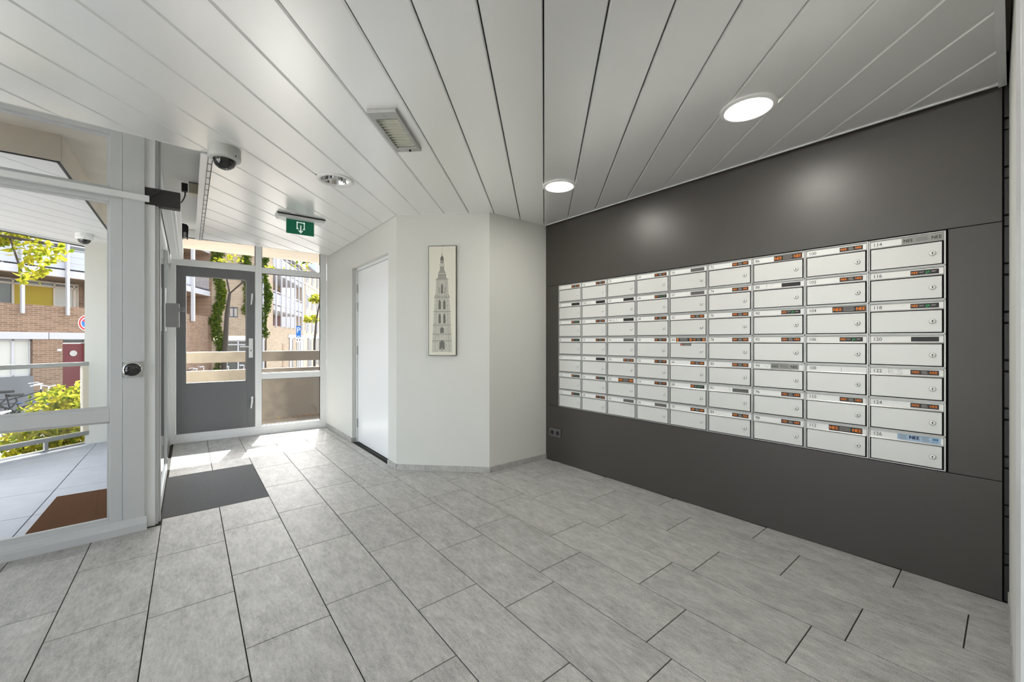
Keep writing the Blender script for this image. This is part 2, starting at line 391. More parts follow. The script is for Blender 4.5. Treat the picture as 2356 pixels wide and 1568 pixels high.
# glazing and terrace added at left for daylight; hall behind camera (out of the picture)
w3 = link('added_window', None, kind='structure'); XL = -1.75
obj('frame', MB().box(XL-.08,XL,0,3.22,0,.10).box(XL-.08,XL,0,3.22,2.38,ZS).box(XL-.08,XL,0,.08,.1,2.38).box(XL-.08,XL,1.05,1.13,.1,2.38).box(XL-.08,XL,2.1,2.18,.1,2.38).box(XL-.08,XL,3.14,3.26,0,ZS), FRAMEG, w3)
for (a_,c_) in ((.08,1.05),(1.13,2.1),(2.18,3.15)): obj('pane', MB().box(XL-.045,XL-.035,a_,c_,.1,2.38), GLASS, w3)
obj('bounce_terrace', MB().box(-14,XL-.08,-6,3.1,-.4,-.12), M('bounce_paving', (206,203,198), .85, spec=.1, var=.06, vscale=3), kind='structure')  # unseen sunlit paving added to bounce light up to the ceiling
obj('wall_hall', MB().box(-1.3,-1.2,-3,-.2,0,ZS).box(2.7,2.8,-3,-.2,0,ZS).box(-1.3,2.8,-3.1,-3,0,ZS), PLASTER, kind='structure')
obj('floor_hall', MB().box(-1.3,2.8,-3.1,-.01,-.12,0), M('hall_stone', (150,149,146), .5), kind='structure')
obj('ceiling_hall', MB().box(-1.3,2.8,-3.1,-.16,2.36,2.40), SOFFIT, kind='structure')

# ------------------------------------------------------------------ plank ceiling
POLY = [(2.790,.038),(2.728,2.880),(2.066,2.880),(1.457,3.478),(1.453,5.655),(.118,5.655),(.118,3.045),(-1.74,2.953),(-1.74,.038)]
ceiling = link('ceiling', None, kind='structure')
PD = Vector((.687,.7267,0)); PC = Vector((.7267,-.687,0))
def plank(j):
    c0 = -.003+.2212*j; c1 = c0+.2212
    b = bmesh.new(); vs_ = [b.verts.new((x,y,ZC)) for x,y in POLY]
    for t in tessellate_polygon([[Vector((x,y,0)) for x,y in POLY]]): b.faces.new([vs_[i] for i in t])
    b.normal_update()
    def bis(c, inner, outer):
        g = list(b.verts)+list(b.edges)+list(b.faces)
        bmesh.ops.bisect_plane(b, geom=g, dist=1e-6, plane_co=PC*c, plane_no=PC, clear_inner=inner, clear_outer=outer)
    bis(c0+.0024, True, False); bis(c1-.0024, False, True)
    if not b.faces: b.free(); return None
    bis(c0+.0075, False, False); bis(c1-.0075, False, False)
    for v in b.verts:
        c = v.co.dot(PC)
        t = max(c0+.0075-c, c-c1+.0075, 0)/.0051
        if t > .01: v.co.z += .010*t
    bmesh.ops.recalc_face_normals(b, faces=b.faces)
    for fc in b.faces:
        if fc.normal.z > 0: fc.normal_flip()
    r = bmesh.ops.extrude_face_region(b, geom=list(b.faces))
    for v in [g for g in r['geom'] if isinstance(g, bmesh.types.BMVert)]: v.co.z = ZC+.022
    bmesh.ops.recalc_face_normals(b, faces=b.faces)
    me = bpy.data.meshes.new('plank'); b.to_mesh(me); b.free(); me.materials.append(PLANK)
    return link('plank', me, ceiling)
planks = {j: plank(j) for j in range(-26, 12)}
obj('backing_sheet', MB().box(-1.74,.1,.03,2.94,ZC+.026,ZC+.03).box(.13,1.45,.03,5.64,ZC+.026,ZC+.03).box(1.45,2.73,.03,2.86,ZC+.026,ZC+.03), DARKEDGE, ceiling)
et = MB()
def strip(mb, a, b, w, z0, z1, m=0):
    a = Vector(a); b = Vector(b); d = (b-a).normalized(); n = Vector((-d.y,d.x))*w
    mb.prism([(a.x,a.y),(b.x,b.y),(b.x+n.x,b.y+n.y),(a.x+n.x,a.y+n.y)], z0, z1, m)
strip(et, (2.797,.03), (2.737,2.884), .012, ZC-.004, ZC+.02)
strip(et, (2.737,2.884), (2.068,2.885), .006, ZC-.002, ZC+.02)
strip(et, (2.066,2.886), (1.459,3.482), .006, ZC-.002, ZC+.02)
strip(et, (1.457,3.478), (1.455,5.655), .006, ZC-.002, ZC+.02)
strip(et, (1.455,5.658), (.116,5.658), .004, ZC-.001, ZC+.14)
strip(et, (.112,3.045), (-1.74,2.953), .004, ZC-.001, ZC+.14)
obj('edge_trim', et, PLANKEDGE, ceiling)
obj('edge_trim', MB().box(-1.74,2.818,.014,.038,ZC-.003,ZC+.03), PLANKEDGE, ceiling)
# slotted end profile beside the entrance side
sp = MB().box(.055,.092,3.04,5.66,ZC-.012,ZC-.006,0).box(.092,.118,3.04,5.66,ZC-.006,ZC+.02,1).box(.0915,.0945,3.04,5.66,ZC-.014,ZC-.004,1).box(.113,.116,3.04,5.66,ZC-.012,ZC-.004,1)
y = 3.06
while y < 5.6: sp.box(.0945,.113,y,y+.125,ZC-.0105,ZC-.004,0); y += .14
obj('slotted_profile', sp, [PLANKEDGE, GASKET], ceiling)
# upper slab over the room, entrance and porch
up = MB().prism([(-1.84,-4),(5,-4),(5,7.22),(-.9,7.22),(-2.2,5.6),(-2.2,3.26),(-1.84,3.26)], ZS, ZS+.30)
obj('slab_upper', up, CONC, kind='structure')
obj('soffit_entrance', MB().box(-.2,.115,3.36,5.9,ZS-.012,ZS-.002).box(.115,1.46,5.6,5.85,ZS-.012,ZS-.002).box(-1.74,.2,2.9,3.36,ZS-.012,ZS-.002), SOFFIT, kind='structure')
# storey above, with an unseen overhang added to keep high sun off the porch
obj('storey_and_shade_slab', MB().box(-1.84,5,-4,6.9,ZS+.30,5.4).prism([(-2.2,5.6),(-2.2,7.4),(-.8,8.6),(-.8,7.22)], 3.0, 3.2), CONC, kind='structure')

# ------------------------------------------------------------------ white door in the corridor wall
d3 = link('door_3', None, None, FC.loc, FC.ang, 'structure')
obj('frame', MB().box(1.0845,1.112,.045,.10,0,1.99).box(2.128,2.155,.045,.10,0,1.99).box(1.0845,2.155,.045,.10,1.962,1.99), FRAMEW, d3, bevel=.002)
leaf = obj('leaf', MB().box(1.116,2.124,.058,.098,.008,1.958), WHITE, d3, bevel=.002)
for hz in (1.76, 1.55, 1.05, .22): obj('hinge', MB().lathe([(.007,-.05),(.007,.05)], 1.112, .050, hz, 10), STEEL, d3)
obj('threshold', MB().box(1.0845,2.155,.03,.1,-.002,.002), GASKET, d3)

# ------------------------------------------------------------------ back window wall: grey door and fixed lights
w2 = link('window_2', None, None, FW.loc, FW.ang, 'structure')
T = .07
def bar(x0,x1,z0,z1,y0=0,y1=T,mat=FRAMEW,nm='frame',par=None,bev=.003): return obj(nm, MB().box(x0,x1,y0,y1,z0,z1), mat, par or w2, bevel=bev)
bar(-.02,.0615,0,ZS-.012); bar(1.565,1.641,0,ZS-.012); bar(.825,.893,.09,ZS-.012, -.004); bar(.0615,1.565,0,.10,-.004)
bar(.0615,.825,2.018,2.095); bar(.893,1.565,2.010,2.080); bar(.893,1.565,.682,.757); bar(-.02,1.641,2.352,ZS-.012)
obj('sill', MB().box(-.02,1.641,-.02,0,0,.022).box(-.02,1.641,-.012,0,.022,.045), FRAMEW, w2, bevel=.002)
for (a,c,z0,z1) in [(.0615,.825,2.095,2.352),(.893,1.565,2.080,2.352),(.893,1.565,.757,2.010),(.893,1.565,.10,.682)]:
    obj('pane', MB().box(a-.004,c+.004,.034,.042,z0-.004,z1+.004), GLASS, w2)
    e = .006
    obj('gasket', MB().box(a,a+e,.028,.048,z0,z1).box(c-e,c,.028,.048,z0,z1).box(a,c,.028,.048,z0,z0+e).box(a,c,.028,.048,z1-e,z1), GASKET, w2)
d1 = link('door_1', None, None, FW.loc, FW.ang, 'structure')
gl_ = (.153,.735,.676,1.913); lf = (.066,.821,.104,2.014)
obj('leaf', MB().box(lf[0],gl_[0]-.0012,.006,.062,lf[2],lf[3]).box(gl_[1]+.0012,lf[1],.006,.062,lf[2],lf[3]).box(gl_[0]-.001,gl_[1]+.001,.006,.062,gl_[3],lf[3]).box(gl_[0]-.001,gl_[1]+.001,.006,.062,lf[2],gl_[2]), DOORGREY, d1, bevel=.0015)
obj('pane', MB().box(gl_[0]-.006,gl_[1]+.006,.030,.038,gl_[2]-.006,gl_[3]+.006), GLASS, d1)
obj('glazing_bead', MB().box(gl_[1]-.012,gl_[1],.012,.03,gl_[2],gl_[3]).box(gl_[0],gl_[1],.012,.03,gl_[3]-.010,gl_[3]).box(gl_[0],gl_[0]+.004,.012,.03,gl_[2],gl_[3]), STEEL, d1)
pl = obj('handle_plate', MB().box(.757,.801,-.004,.006,.955,1.192), PLASTICW, d1, bevel=.003)
obj('lever', MB().tube([(.779,-.004,1.092),(.779,-.045,1.092),(.768,-.052,1.092),(.665,-.052,1.092)], .0085, 10), PLASTICW, pl)
obj('keyhole', MB().box(.776,.782,-.0046,-.0035,1.03,1.05).lathe([(.005,-.0046),(.005,-.0035)], .779, 0, 1.05, 10, axis='y'), GASKET, pl)
for hz in (1.70, .43):
    q = obj('latch', MB().box(.782,.802,-.014,.006,hz-.03,hz+.045), PLASTICW, d1, bevel=.003)
    obj('latch_lever', MB().tube([(.792,-.012,hz+.01),(.790,-.030,hz-.01),(.780,-.038,hz-.095)], [.009,.009,.007], 8), PLASTICW, q)

# ------------------------------------------------------------------ glazed partition on the left
w1 = link('window_1', None, None, FP.loc, FP.ang, 'structure')
def pb(x0,x1,z0,z1,y0=0,y1=.075,nm='frame',mat=FRAMEG): return obj(nm, MB().box(x0,x1,y0,y1,z0,z1), mat, w1, bevel=.0025)
X0 = -1.06
pb(.409,.464,.075,ZS-.012); pb(.4655,.5637,.075,ZS-.012,-.010,.085,'post')
pb(-.72,-.62,.075,ZS-.012); pb(X0,X0+.08,0,ZS-.012)
for (a,c) in ((-.62,.409),(X0+.08,-.72)):
    pb(a,c,2.394,ZS-.012); pb(a,c,1.992,2.072); pb(a,c,.68,.757); pb(a,c,.0,.09)
    for (z0,z1) in ((2.072,2.394),(.757,1.992),(.09,.68)):
        obj('pane', MB().box(a-.004,c+.004,.036,.044,z0-.004,z1+.004), GLASS, w1)
        e=.005; obj('gasket', MB().box(a,a+e,.030,.050,z0,z1).box(c-e,c,.030,.050,z0,z1).box(a,c,.030,.050,z0,z0+e).box(a,c,.030,.050,z1-e,z1), GASKET, w1)
        e2=.012; obj('glazing_bead', MB().box(a,a+e2,.012,.030,z0,z1).box(c-e2,c,.012,.030,z0,z1).box(a,c,.012,.030,z0,z0+e2).box(a,c,.012,.030,z1-e2,z1), FRAMEG, w1)
obj('sill', MB().prism([(-.045,0),(0,0),(0,.078),(-.012,.078),(-.018,.05),(-.045,.044)], X0, .574, axis='x'), FRAMEG, w1, bevel=.002)
# corner post of the entrance
ep = link('trim_1', None, kind='structure')
obj('post', MB().box(-.205,-.150,3.395,3.462,0,ZS-.012).box(-.150,-.140,3.43,3.462,0,ZS-.012), FRAMEG, ep, bevel=.002)
obj('post', MB().box(-.225,-.165,3.38,3.46,0,ZS-.012), FRAMEW, ep)
# entrance: sliding glass leaves and fixed light above
d2 = link('door_2', None, kind='structure')
def eb(x0,x1,y0,y1,z0,z1,mat=FRAMEW,nm='frame'): return obj(nm, MB().box(x0,x1,y0,y1,z0,z1), mat, d2, bevel=.002)
eb(-.205,-.150,3.46,5.93,2.02,2.10); eb(-.205,-.150,3.46,5.93,2.38,ZS-.012); eb(-.205,-.15,4.66,4.72,2.10,2.38)
for (a,c) in ((3.46,4.66),(4.72,5.93)): obj('pane', MB().box(-.182,-.174,a,c,2.10,2.38), GLASS, d2)
eb(-.205,-.150,5.86,5.93,0,2.02); eb(-.20,-.160,3.46,5.9,-.002,.004, STEEL, 'track')
for (a,c,x) in ((3.475,4.68,-.162),(4.60,5.87,-.190)):
    lfm = obj('leaf', MB().box(x-.016,x+.016,a,a+.045,.008,2.02).box(x-.016,x+.016,c-.045,c,.008,2.02).box(x-.016,x+.016,a,c,.008,.09).box(x-.016,x+.016,a,c,1.95,2.02), FRAMEW, d2, bevel=.002)
    obj('pane', MB().box(x-.005,x+.005,a+.04,c-.04,.085,1.955), GLASS, lfm)
    obj('seal', MB().box(x+.016,x+.0175,c-.045,c-.030,.008,1.99).box(x-.01,x+.01,a-.004,a,.008,2.02), GASKET, lfm)
lk = obj('handle_box', MB().prism([(4.17,1.27),(4.25,1.27),(4.25,1.46),(4.17,1.46)], -.140, -.058, axis='x'), PLASTICG, d2, bevel=.008)
obj('knob', MB().tube([(-.145,4.21,1.415),(-.035,4.21,1.415)], .017, 12).lathe([(.017,0),(.020,.004),(.020,.018),(.016,.022)], -.045, 4.21, 1.415, 14, axis='x'), PLASTICG, lk)
obj('cover_strip', MB().box(-.146,-.140,4.17,4.25,1.24,1.58), PLASTICW, lk)
# operator casing over the doors
op = thing('door_operator', 'long white sliding door operator casing above the entrance with black end', 'door operator', (0,0,0))
obj('casing', MB().prism([(-.140,2.022),(-.090,2.018),(-.086,2.022),(-.070,2.020),(-.066,2.026),(-.043,2.030),(-.043,2.118),(-.140,2.124)], 3.44, 5.52, axis='y'), FRAMEW, op)
obj('end_cap', MB().box(-.235,-.0415,3.372,3.44,2.012,2.118), BOXBLK, op, bevel=.004)
obj('crease', MB().tube([(-.228,3.370,2.022),(-.135,3.370,2.100)], .0015, 6), GASKET, op)
sn = thing('motion_sensor', 'small black motion sensor with a silver lens on the side of the door operator casing', 'sensor', (-.043,4.42,2.085))
obj('body', MB().prism([(0,.0),(.042,.0),(.042,.045),(.03,.062),(0,.066)], -.045, .045, axis='y'), BLACK, sn, bevel=.003)
obj('lens', MB().box(.006,.03,-.035,.035,-.048,0), STEEL, sn, bevel=.004)
obj('shade', MB().box(.0,.006,-.045,.045,-.05,0).box(.03,.04,-.045,.045,-.05,0), BLACK, sn)
jb = thing('junction_box', 'cream junction box on the upper white soffit left of the slotted ceiling edge', 'junction box', (.035,4.14,2.33))
obj('box', MB().box(-.035,.045,0,.08,.02,.105), PLASTICC, jb, bevel=.004); obj('back_plate', MB().box(-.035,.045,-.002,.082,.10,.108), PLASTICG, jb)
cb = thing('power_cable', 'short black cable with a plug between junction box and black end cap', 'cable', (0,0,0))
obj('plug', MB().box(-.045,-.005,4.10,4.14,2.345,2.41), BLACK, cb, bevel=.004)
obj('cord', MB().tube([(-.022,4.12,2.345),(-.022,4.10,2.31),(-.028,4.04,2.27),(-.04,3.93,2.21),(-.052,3.80,2.16),(-.058,3.70,2.135),(-.060,3.62,2.122)], .0045, 8), BLACK, cb)
ct = obj('cable_trunking', MB().box(-1.05,.585,-.038,-.008,2.022,2.056), FRAMEW, loc=FP.loc, rz=FP.ang, bevel=.002)
tag(ct, 'slim white cable trunking running along the partition transom to the black end cap', 'cable trunking')
bt = thing('exit_button', 'oval black push button with clear cover on the partition post', 'button', FP.at(.5085, -.010, .987), FP.ang)
obj('plate', MB().box(-.046,.046,-.006,.0,-.048,.048), CHROME, bt, bevel=.003)
obj('rim', MB().lathe([(.043,-.006),(.046,-.012),(.043,-.020),(.038,-.022)], 0,0,0, 32, axis='y', caps=False), CHROME, bt)
obj('cap', MB().lathe([(.0,-.034),(.015,-.033),(.027,-.029),(.036,-.022),(.040,-.010),(.040,-.004)], 0,0,0, 28, axis='y', caps=False), DOME, bt)
for sx in (-1,1):
    for sz in (-1,1): obj('screw', MB().lathe([(.004,-.0075),(.004,-.005)], sx*.039, 0, sz*.041, 8, axis='y'), STEEL, bt)

# ------------------------------------------------------------------ mailboxes
def text_mesh(body, size, align='LEFT', shear=0):
    c = bpy.data.curves.new('t', 'FONT'); c.body = body; c.size = size; c.align_x = align; c.align_y = 'CENTER'; c.resolution_u = 3; c.shear = shear
    o = bpy.data.objects.new('t', c); COL.objects.link(o); me = bpy.data.meshes.new_from_object(o)
    bpy.data.objects.remove(o); return me
UP = Matrix(((1,0,0,0),(0,0,-1,0),(0,1,0,0),(0,0,0,1)))      # text plane to a wall face looking along -y
def tmat(x, y, z, sx=1): return Matrix.Translation((x,y,z)) @ UP @ Matrix.Diagonal((sx,1,1,1))
NEE_S = text_mesh('NEE', .0165, 'CENTER'); NEE_B = text_mesh('NEE', .0255, 'CENTER'); JA_S = text_mesh('JA', .0160, 'CENTER'); NEE_G = text_mesh('NEE', .0225, 'CENTER'); NEE_N = text_mesh('NEE', .0235, 'CENTER')
YS = -.0012       # sticker face on the flap
SM = [SBLACK, ORANGE, SLINE, SGREEN, SGREY, SBLUE, SNAVY, SMID, SFADE, SRED]
def bold(mb, me, x, z, m, sx=1, w=.0006):
    for dx in (-w,0,w): mb.mesh(me, tmat(x+dx,YS-.0004,z,sx), m)
def lines(mb, x0, x1, z0, n, dz, m=2):
    for i in range(n): mb.box(x0+.002*(i%2), x1-.003*((i+1)%3), YS-.0004, YS-.0002, z0-i*dz, z0-i*dz+.0016, m)
def st_nn():
    mb = MB().box(.158,.256,YS,0,-.0115,.0115,0)
    bold(mb, NEE_S, .176, 0, 1, .92, .0008); bold(mb, NEE_S, .238, 0, 1, .92, .0008); lines(mb, .195, .220, .005, 4, .0038); return mb
def st_nj():
    mb = MB().box(.158,.256,YS,0,-.0115,.0115,0)
    bold(mb, NEE_S, .173, 0, 1, .80, .0008); bold(mb, JA_S, .219, 0, 3, .95, .0008); lines(mb, .187,.209,.002,2,.0035); lines(mb,.229,.250,.002,2,.0035); return mb
def st_blk(m=0): return MB().box(.160,.256,YS,0,-.0115,.0115,m)
def st_big():
    mb = MB().box(.122,.266,YS,0,-.0155,.0155,0)
    bold(mb, NEE_B, .1445, 0, 1, .86, .0012); bold(mb, NEE_B, .2435, 0, 1, .86, .0012); lines(mb, .168,.220,.010,5,.0048); return mb
def st_grey():
    mb = MB().box(.122,.268,YS,0,-.016,.016,4)
    bold(mb, NEE_G, .146, 0, 0, .88, .0003); bold(mb, NEE_G, .244, 0, 0, .88, .0003); lines(mb, .172,.218,.008,4,.005,8); return mb
def st_blue():
    mb = MB().box(.110,.262,YS,0,-.0155,.0155,5)
    bold(mb, NEE_N, .172, .002, 6, .9, .0012); lines(mb,.114,.148,.009,4,.006,8); lines(mb,.196,.226,.009,4,.006,8); mb.box(.234,.254,YS-.0004,YS-.0002,.0,.011,7); lines(mb,.228,.258,-.006,2,.004,7); return mb
def disc(mb, x, z, r, m): mb.lathe([(r,YS-.0005),(r,YS-.0002)], x, 0, z, 18, m, axis='y', smooth=False)
def st_logo():
    mb = MB().box(.050,.172,YS,0,-.013,.013,0).box(.168,.266,YS-.0002,0,-.0115,.0125,0)
    for x in (.063,.160,.252): disc(mb, x, 0, .0095, 1); mb.box(x-.004,x+.004,YS-.0008,YS-.0004,-.002,.002,0)
    lines(mb,.080,.140,.007,4,.0045); bold(mb, NEE_S, .187, 0, 1, .6); lines(mb,.204,.232,.004,3,.0045); return mb
ST = {'nn':st_nn,'nj':st_nj,'blk':st_blk,'blf':lambda: st_blk(8),'big':st_big,'grey':st_grey,'blue':st_blue,'logo':st_logo}
STM = {k: f().data('sticker_'+k, SM) for k, f in ST.items()}
STX = {'nn':'small orange NEE NEE sticker','nj':'orange NEE, green JA sticker','blk':'plain black sticker','blf':'plain dark sticker','big':'large orange NEE NEE sticker','grey':'grey NEE sticker','blue':'pale blue NEE sticker','logo':'two black round-mark stickers','.':'no sticker'}
KIND = {}
for i, row in enumerate(['nn blk nj nj . nj nj','nn blk nn nn blk nj nn','. blk blk blf nn big blf','nn nj nn nn nn nn blf','blf blf nn logo nn nj nn','nn nn nn nn nn blf nn','big blk nj nn grey nn nn','nn nn big nj . nn big','grey nj nj blk nn nn blue']):
    for j, k in enumerate(row.split()): KIND[2+14*i+2*j] = k
P, HH = .27955, .1645
fm = MB()
for (a,c,z0,z1) in [(.0009,.0056,0,HH-.0014),(P-.0066,P-.0011,0,HH-.0014),(.0009,P-.0011,HH-.0052,HH-.0014),(.0009,P-.0011,0,.0040)]: fm.box(a,c,-.006,.014,z0,z1,0)
fm.box(.0002,P-.0002,.006,.016,.0002,HH-.0002,1)
FRAME_ME = fm.data('frame', [ALU, DARKEDGE])
FLAP_ME = MB().prism([(-.0008,HH-.0415),(.004,HH-.0415),(.004,HH-.006),(.0026,HH-.006),(-.0008,HH-.0125)], .0065, P-.0085, axis='x').data('flap', ALUF)
LIP_ME = MB().prism([(-.0075,HH-.0470),(.004,HH-.0470),(.004,HH-.0415),(-.0035,HH-.0415)], .0065, P-.0085, axis='x').data('lip', ALU)
DOOR_ME = MB().box(.0098,P-.0138,-.0035,.004,.0088,HH-.0510).data('door', ALUD, bevel=.0008)
LOCK_ME = MB().lathe([(.0122,-.0035),(.0122,-.0055),(.0108,-.0062)], .2346, 0, .060, 24, 0, axis='y', caps=False).lathe([(.0108,-.0062),(.0100,-.0078),(.004,-.0082)], .2346,0,.060,24,1,axis='y').box(.2336,.2356,-.0088,-.0080,.0540,.0625,2).lathe([(.0030,-.0088),(.0022,-.0080)], .2346,0,.0625,10,2,axis='y').data('lock', [STEEL, M('lock_face', (246,246,243), .3), GASKET])
EXTRA = {18:'RS handwritten', 34:'faint letters', 88:'handwritten strokes', 94:'VK handwritten', 122:'RS handwritten', 64:'faded door sticker'}
ROWN = ['topmost','second from top','third from top','middle one','third from bottom','second from bottom','lowest']
COLN = ['the first column from left','the second column from left','the third column from left','the fourth column from left','the middle column','the fourth column from right','the third column from right','the second column from right','the rightmost column']
ZT = 1.6890; S0 = .1754
for i in range(9):
    for j in range(7):
        num = 2+14*i+2*j; k = KIND[num]
        lab = f"mailbox {num}, {ROWN[j]} in {COLN[i]}, " + STX[k]
        if num in EXTRA: lab += ', ' + EXTRA[num]
        b = thing('mailbox', lab, 'mailbox', FD.at(S0+P*i, 0, ZT-HH*(j+1)), FD.ang, 'wall mailboxes on the dark panelled wall')
        link('frame', FRAME_ME, b); fp = link('flap', FLAP_ME, b); link('lip', LIP_ME, b)
        dr = link('door', DOOR_ME, b); link('lock', LOCK_ME, dr)
        nm = MB().mesh(text_mesh(str(num), .0250), tmat(.017, -.0012, HH-.027, .95))
        if num in (58, 60): mt_ = INKL
        else: mt_ = INK
        link('house_number', nm.data('house_number', mt_, fix=False), fp)
        if k != '.':
            dz = HH-.0265 if k != 'blf' or num != 82 else HH-.029
            dx = {114:.004, 104:.004, 112:-.012, 40:-.012, 94:-.02, 86:-.002}.get(num, 0)
            link('sticker', STM[k], fp, (dx, 0, dz))
        hw = MB()
        def stroke(*pts): hw.tube([(x,-.0012,HH-.0270+zz) for x,zz in pts], .0006, 5)
        if num == 94: stroke((.072,.012),(.082,-.010),(.094,.014)); stroke((.104,.012),(.104,-.010)); stroke((.122,.012),(.105,.0),(.122,-.011))
        if num == 122 or num == 18:
            x0 = .078 if num == 122 else .05
            stroke((x0,-.010),(x0,.012),(x0+.014,.010),(x0+.014,.002),(x0,.0),(x0+.018,-.010)); stroke((x0+.052,.010),(x0+.036,.012),(x0+.036,.002),(x0+.050,-.002),(x0+.048,-.010),(x0+.032,-.011))
        if num == 88: stroke((.078,-.010),(.079,.012),(.092,.013)); stroke((.079,.002),(.088,.003)); stroke((.102,-.006),(.103,.008),(.120,.012))
        if num == 34: stroke((.06,-.01),(.06,.01),(.07,.008),(.062,0),(.074,-.01)); stroke((.10,.01),(.088,.008),(.098,-.002),(.086,-.01))
        if num in (30, 108, 10): stroke((.165,.010),(.166,-.012)); stroke((.198,-.001),(.2,-.001))
        if num == 82: stroke((.142,.012),(.140,-.012))
        if hw.v: link('handwriting', hw.data('handwriting', INKL), fp)
        if num == 64: link('sticker', MB().box(.085,.165,-.0042,-.0035,.095,.112,0).lathe([(.007,-.0047),(.007,-.0042)], .096, 0, .1035, 16, 1, axis='y', smooth=False).box(.115,.16,-.0045,-.0042,.1,.1015,2).box(.12,.16,-.0045,-.0042,.105,.1065,2).data('sticker', [SFADE, SRED, SLINE]), dr)

# double socket low on the dark wall
sk = thing('double_socket', 'dark grey double wall socket low on the charcoal wall near the corner', 'socket', FD.at(.130, 0, .278), FD.ang)
obj('plate', MB().box(-.073,.073,-.009,0,-.039,.039), M('socket_grey', (92,91,90), .45), sk, bevel=.003)
for x in (-.036, .036):
    obj('outlet', MB().lathe([(.026,-.0092),(.0245,-.0105),(.022,-.0095),(.020,.004)], x,0,0, 24, 0, axis='y', caps=False).lathe([(0,-.0093),(.020,-.0093)], x,0,0,24,1,axis='y',caps=False).box(x-.03,x+.03,-.0100,-.009,-.0305,-.0295), [M('socket_insert', (84,83,82), .4), GASKET], sk)

# ------------------------------------------------------------------ framed print of a church tower
pw, ph = .25, .974
pic = thing('framed_picture', 'tall narrow framed print of a gothic church tower on the white wall facet', 'picture', FA.at(.305, 0, 1.031), FA.ang)
obj('frame', MB().box(0,pw,-.022,0,0,.004).box(0,pw,-.022,0,ph-.004,ph).box(0,.003,-.022,0,.004,ph-.004).box(pw-.003,pw,-.022,0,.004,ph-.004), BLACKF, pic)
obj('paper', MB().box(.003,pw-.003,-.0205,-.002,.004,ph-.004), PAPER, pic)
pr = MB(); cx = pw*.49
def Q(x0,x1,z0,z1,m=1,d=0): pr.box(cx+x0,cx+x1,-.0212-d,-.0205,z0,z1,m)
def TRI(pts,m=1,d=0): pr.prism([(cx+a,b) for a,b in pts], -.0212-d, -.0205, m, axis='y')
def arch(x,z,w,h,m=2,d=.0004): TRI([(x-w,z),(x+w,z),(x+w,z+h*.72),(x,z+h),(x-w,z+h*.72)], m, d)
stages = [(.030,.135,.086,.084),(.135,.195,.083,.080),(.195,.275,.080,.075),(.275,.395,.074,.070),(.395,.52,.069,.060),(.52,.68,.056,.048)]
for (z0,z1,a,b) in stages:
    TRI([(-a,z0),(a,z0),(b,z1),(-b,z1)], 0); Q(-a-.003,a+.003,z1-.006,z1,1,.0002)
    n = int((z1-z0)/.012)
    for q in range(n):
        zz = z0+.012*q; w = a+(b-a)*q/n
        for sgn in (-1,1):
            Q(min(sgn*w,sgn*(w+.004)),max(sgn*w,sgn*(w+.004)),zz,zz+.006,2 if q%2 else 1,.0003)
            Q(sgn*(w*.72)-.003,sgn*(w*.72)+.003,zz,zz+.007,1,.0003)
            if q%2: Q(sgn*(w*.46)-.002,sgn*(w*.46)+.002,zz,zz+.009,1,.0003)
            if q%3 == 1: Q(sgn*(w*.86)-.004,sgn*(w*.86)+.003,zz+.004,zz+.0075,2,.0004)
    m_ = int(2*a/.011)
    for q in range(m_): Q(-a+.011*q,-a+.011*q+.005,z1-.014,z1-.007,1,.0003)
arch(0,.055,.024,.085); arch(0,.04,.010,.03,1,.0006); arch(0,.20,.017,.055)
for x in (-.021,.021): arch(x,.285,.010,.095); arch(x,.41,.011,.09)
arch(0,.55,.009,.095); arch(-.026,.55,.006,.07,1); arch(.026,.55,.006,.07,1)
for k in range(7): TRI([(-.062+.0205*k-.006,.52),(-.062+.0205*k+.006,.52),(-.062+.0205*k,.545)],1,.0002)
TRI([(-.046,.68),(.046,.68),(.036,.70),(-.036,.70)],1); Q(-.036,.036,.70,.73,0)
for x in (-.027,-.009,.009,.027): arch(x,.702,.005,.024)
TRI([(-.034,.73),(.034,.73),(.019,.762),(-.019,.762)],1); Q(-.019,.019,.762,.79,1); TRI([(-.019,.79),(.019,.79),(.024,.802),(.016,.82),(-.016,.82),(-.024,.802)],0)
Q(-.014,.014,.82,.85,2); Q(-.008,-.003,.825,.845,0,.0003); Q(.003,.008,.825,.845,0,.0003); TRI([(-.016,.85),(.016,.85),(.014,.868),(.004,.884),(-.004,.884),(-.014,.868)],2); TRI([(-.003,.884),(.003,.884),(0,.925)],2)
Q(-.006,.006,.930,.9325,0); Q(-.003,.003,.942,.946,0); Q(-.07,.072,.016,.0185,0)
for k in range(160):
    z0 = .035+rng.random()*.64; w = (.084-.04*(z0/.68))*.94; x = (rng.random()*2-1)*w
    Q(x-.002,x+.002,z0,z0+.004+.004*rng.random(),1+int(rng.random() < .3),.0003)
obj('print', pr, [G1,G2,G3], pic)
obj('hanger', MB().box(pw/2-.006,pw/2+.006,-.012,-.008,ph,ph+.006).box(pw/2-.006,pw/2+.006,-.012,-.008,-.006,0), STEEL, pic)

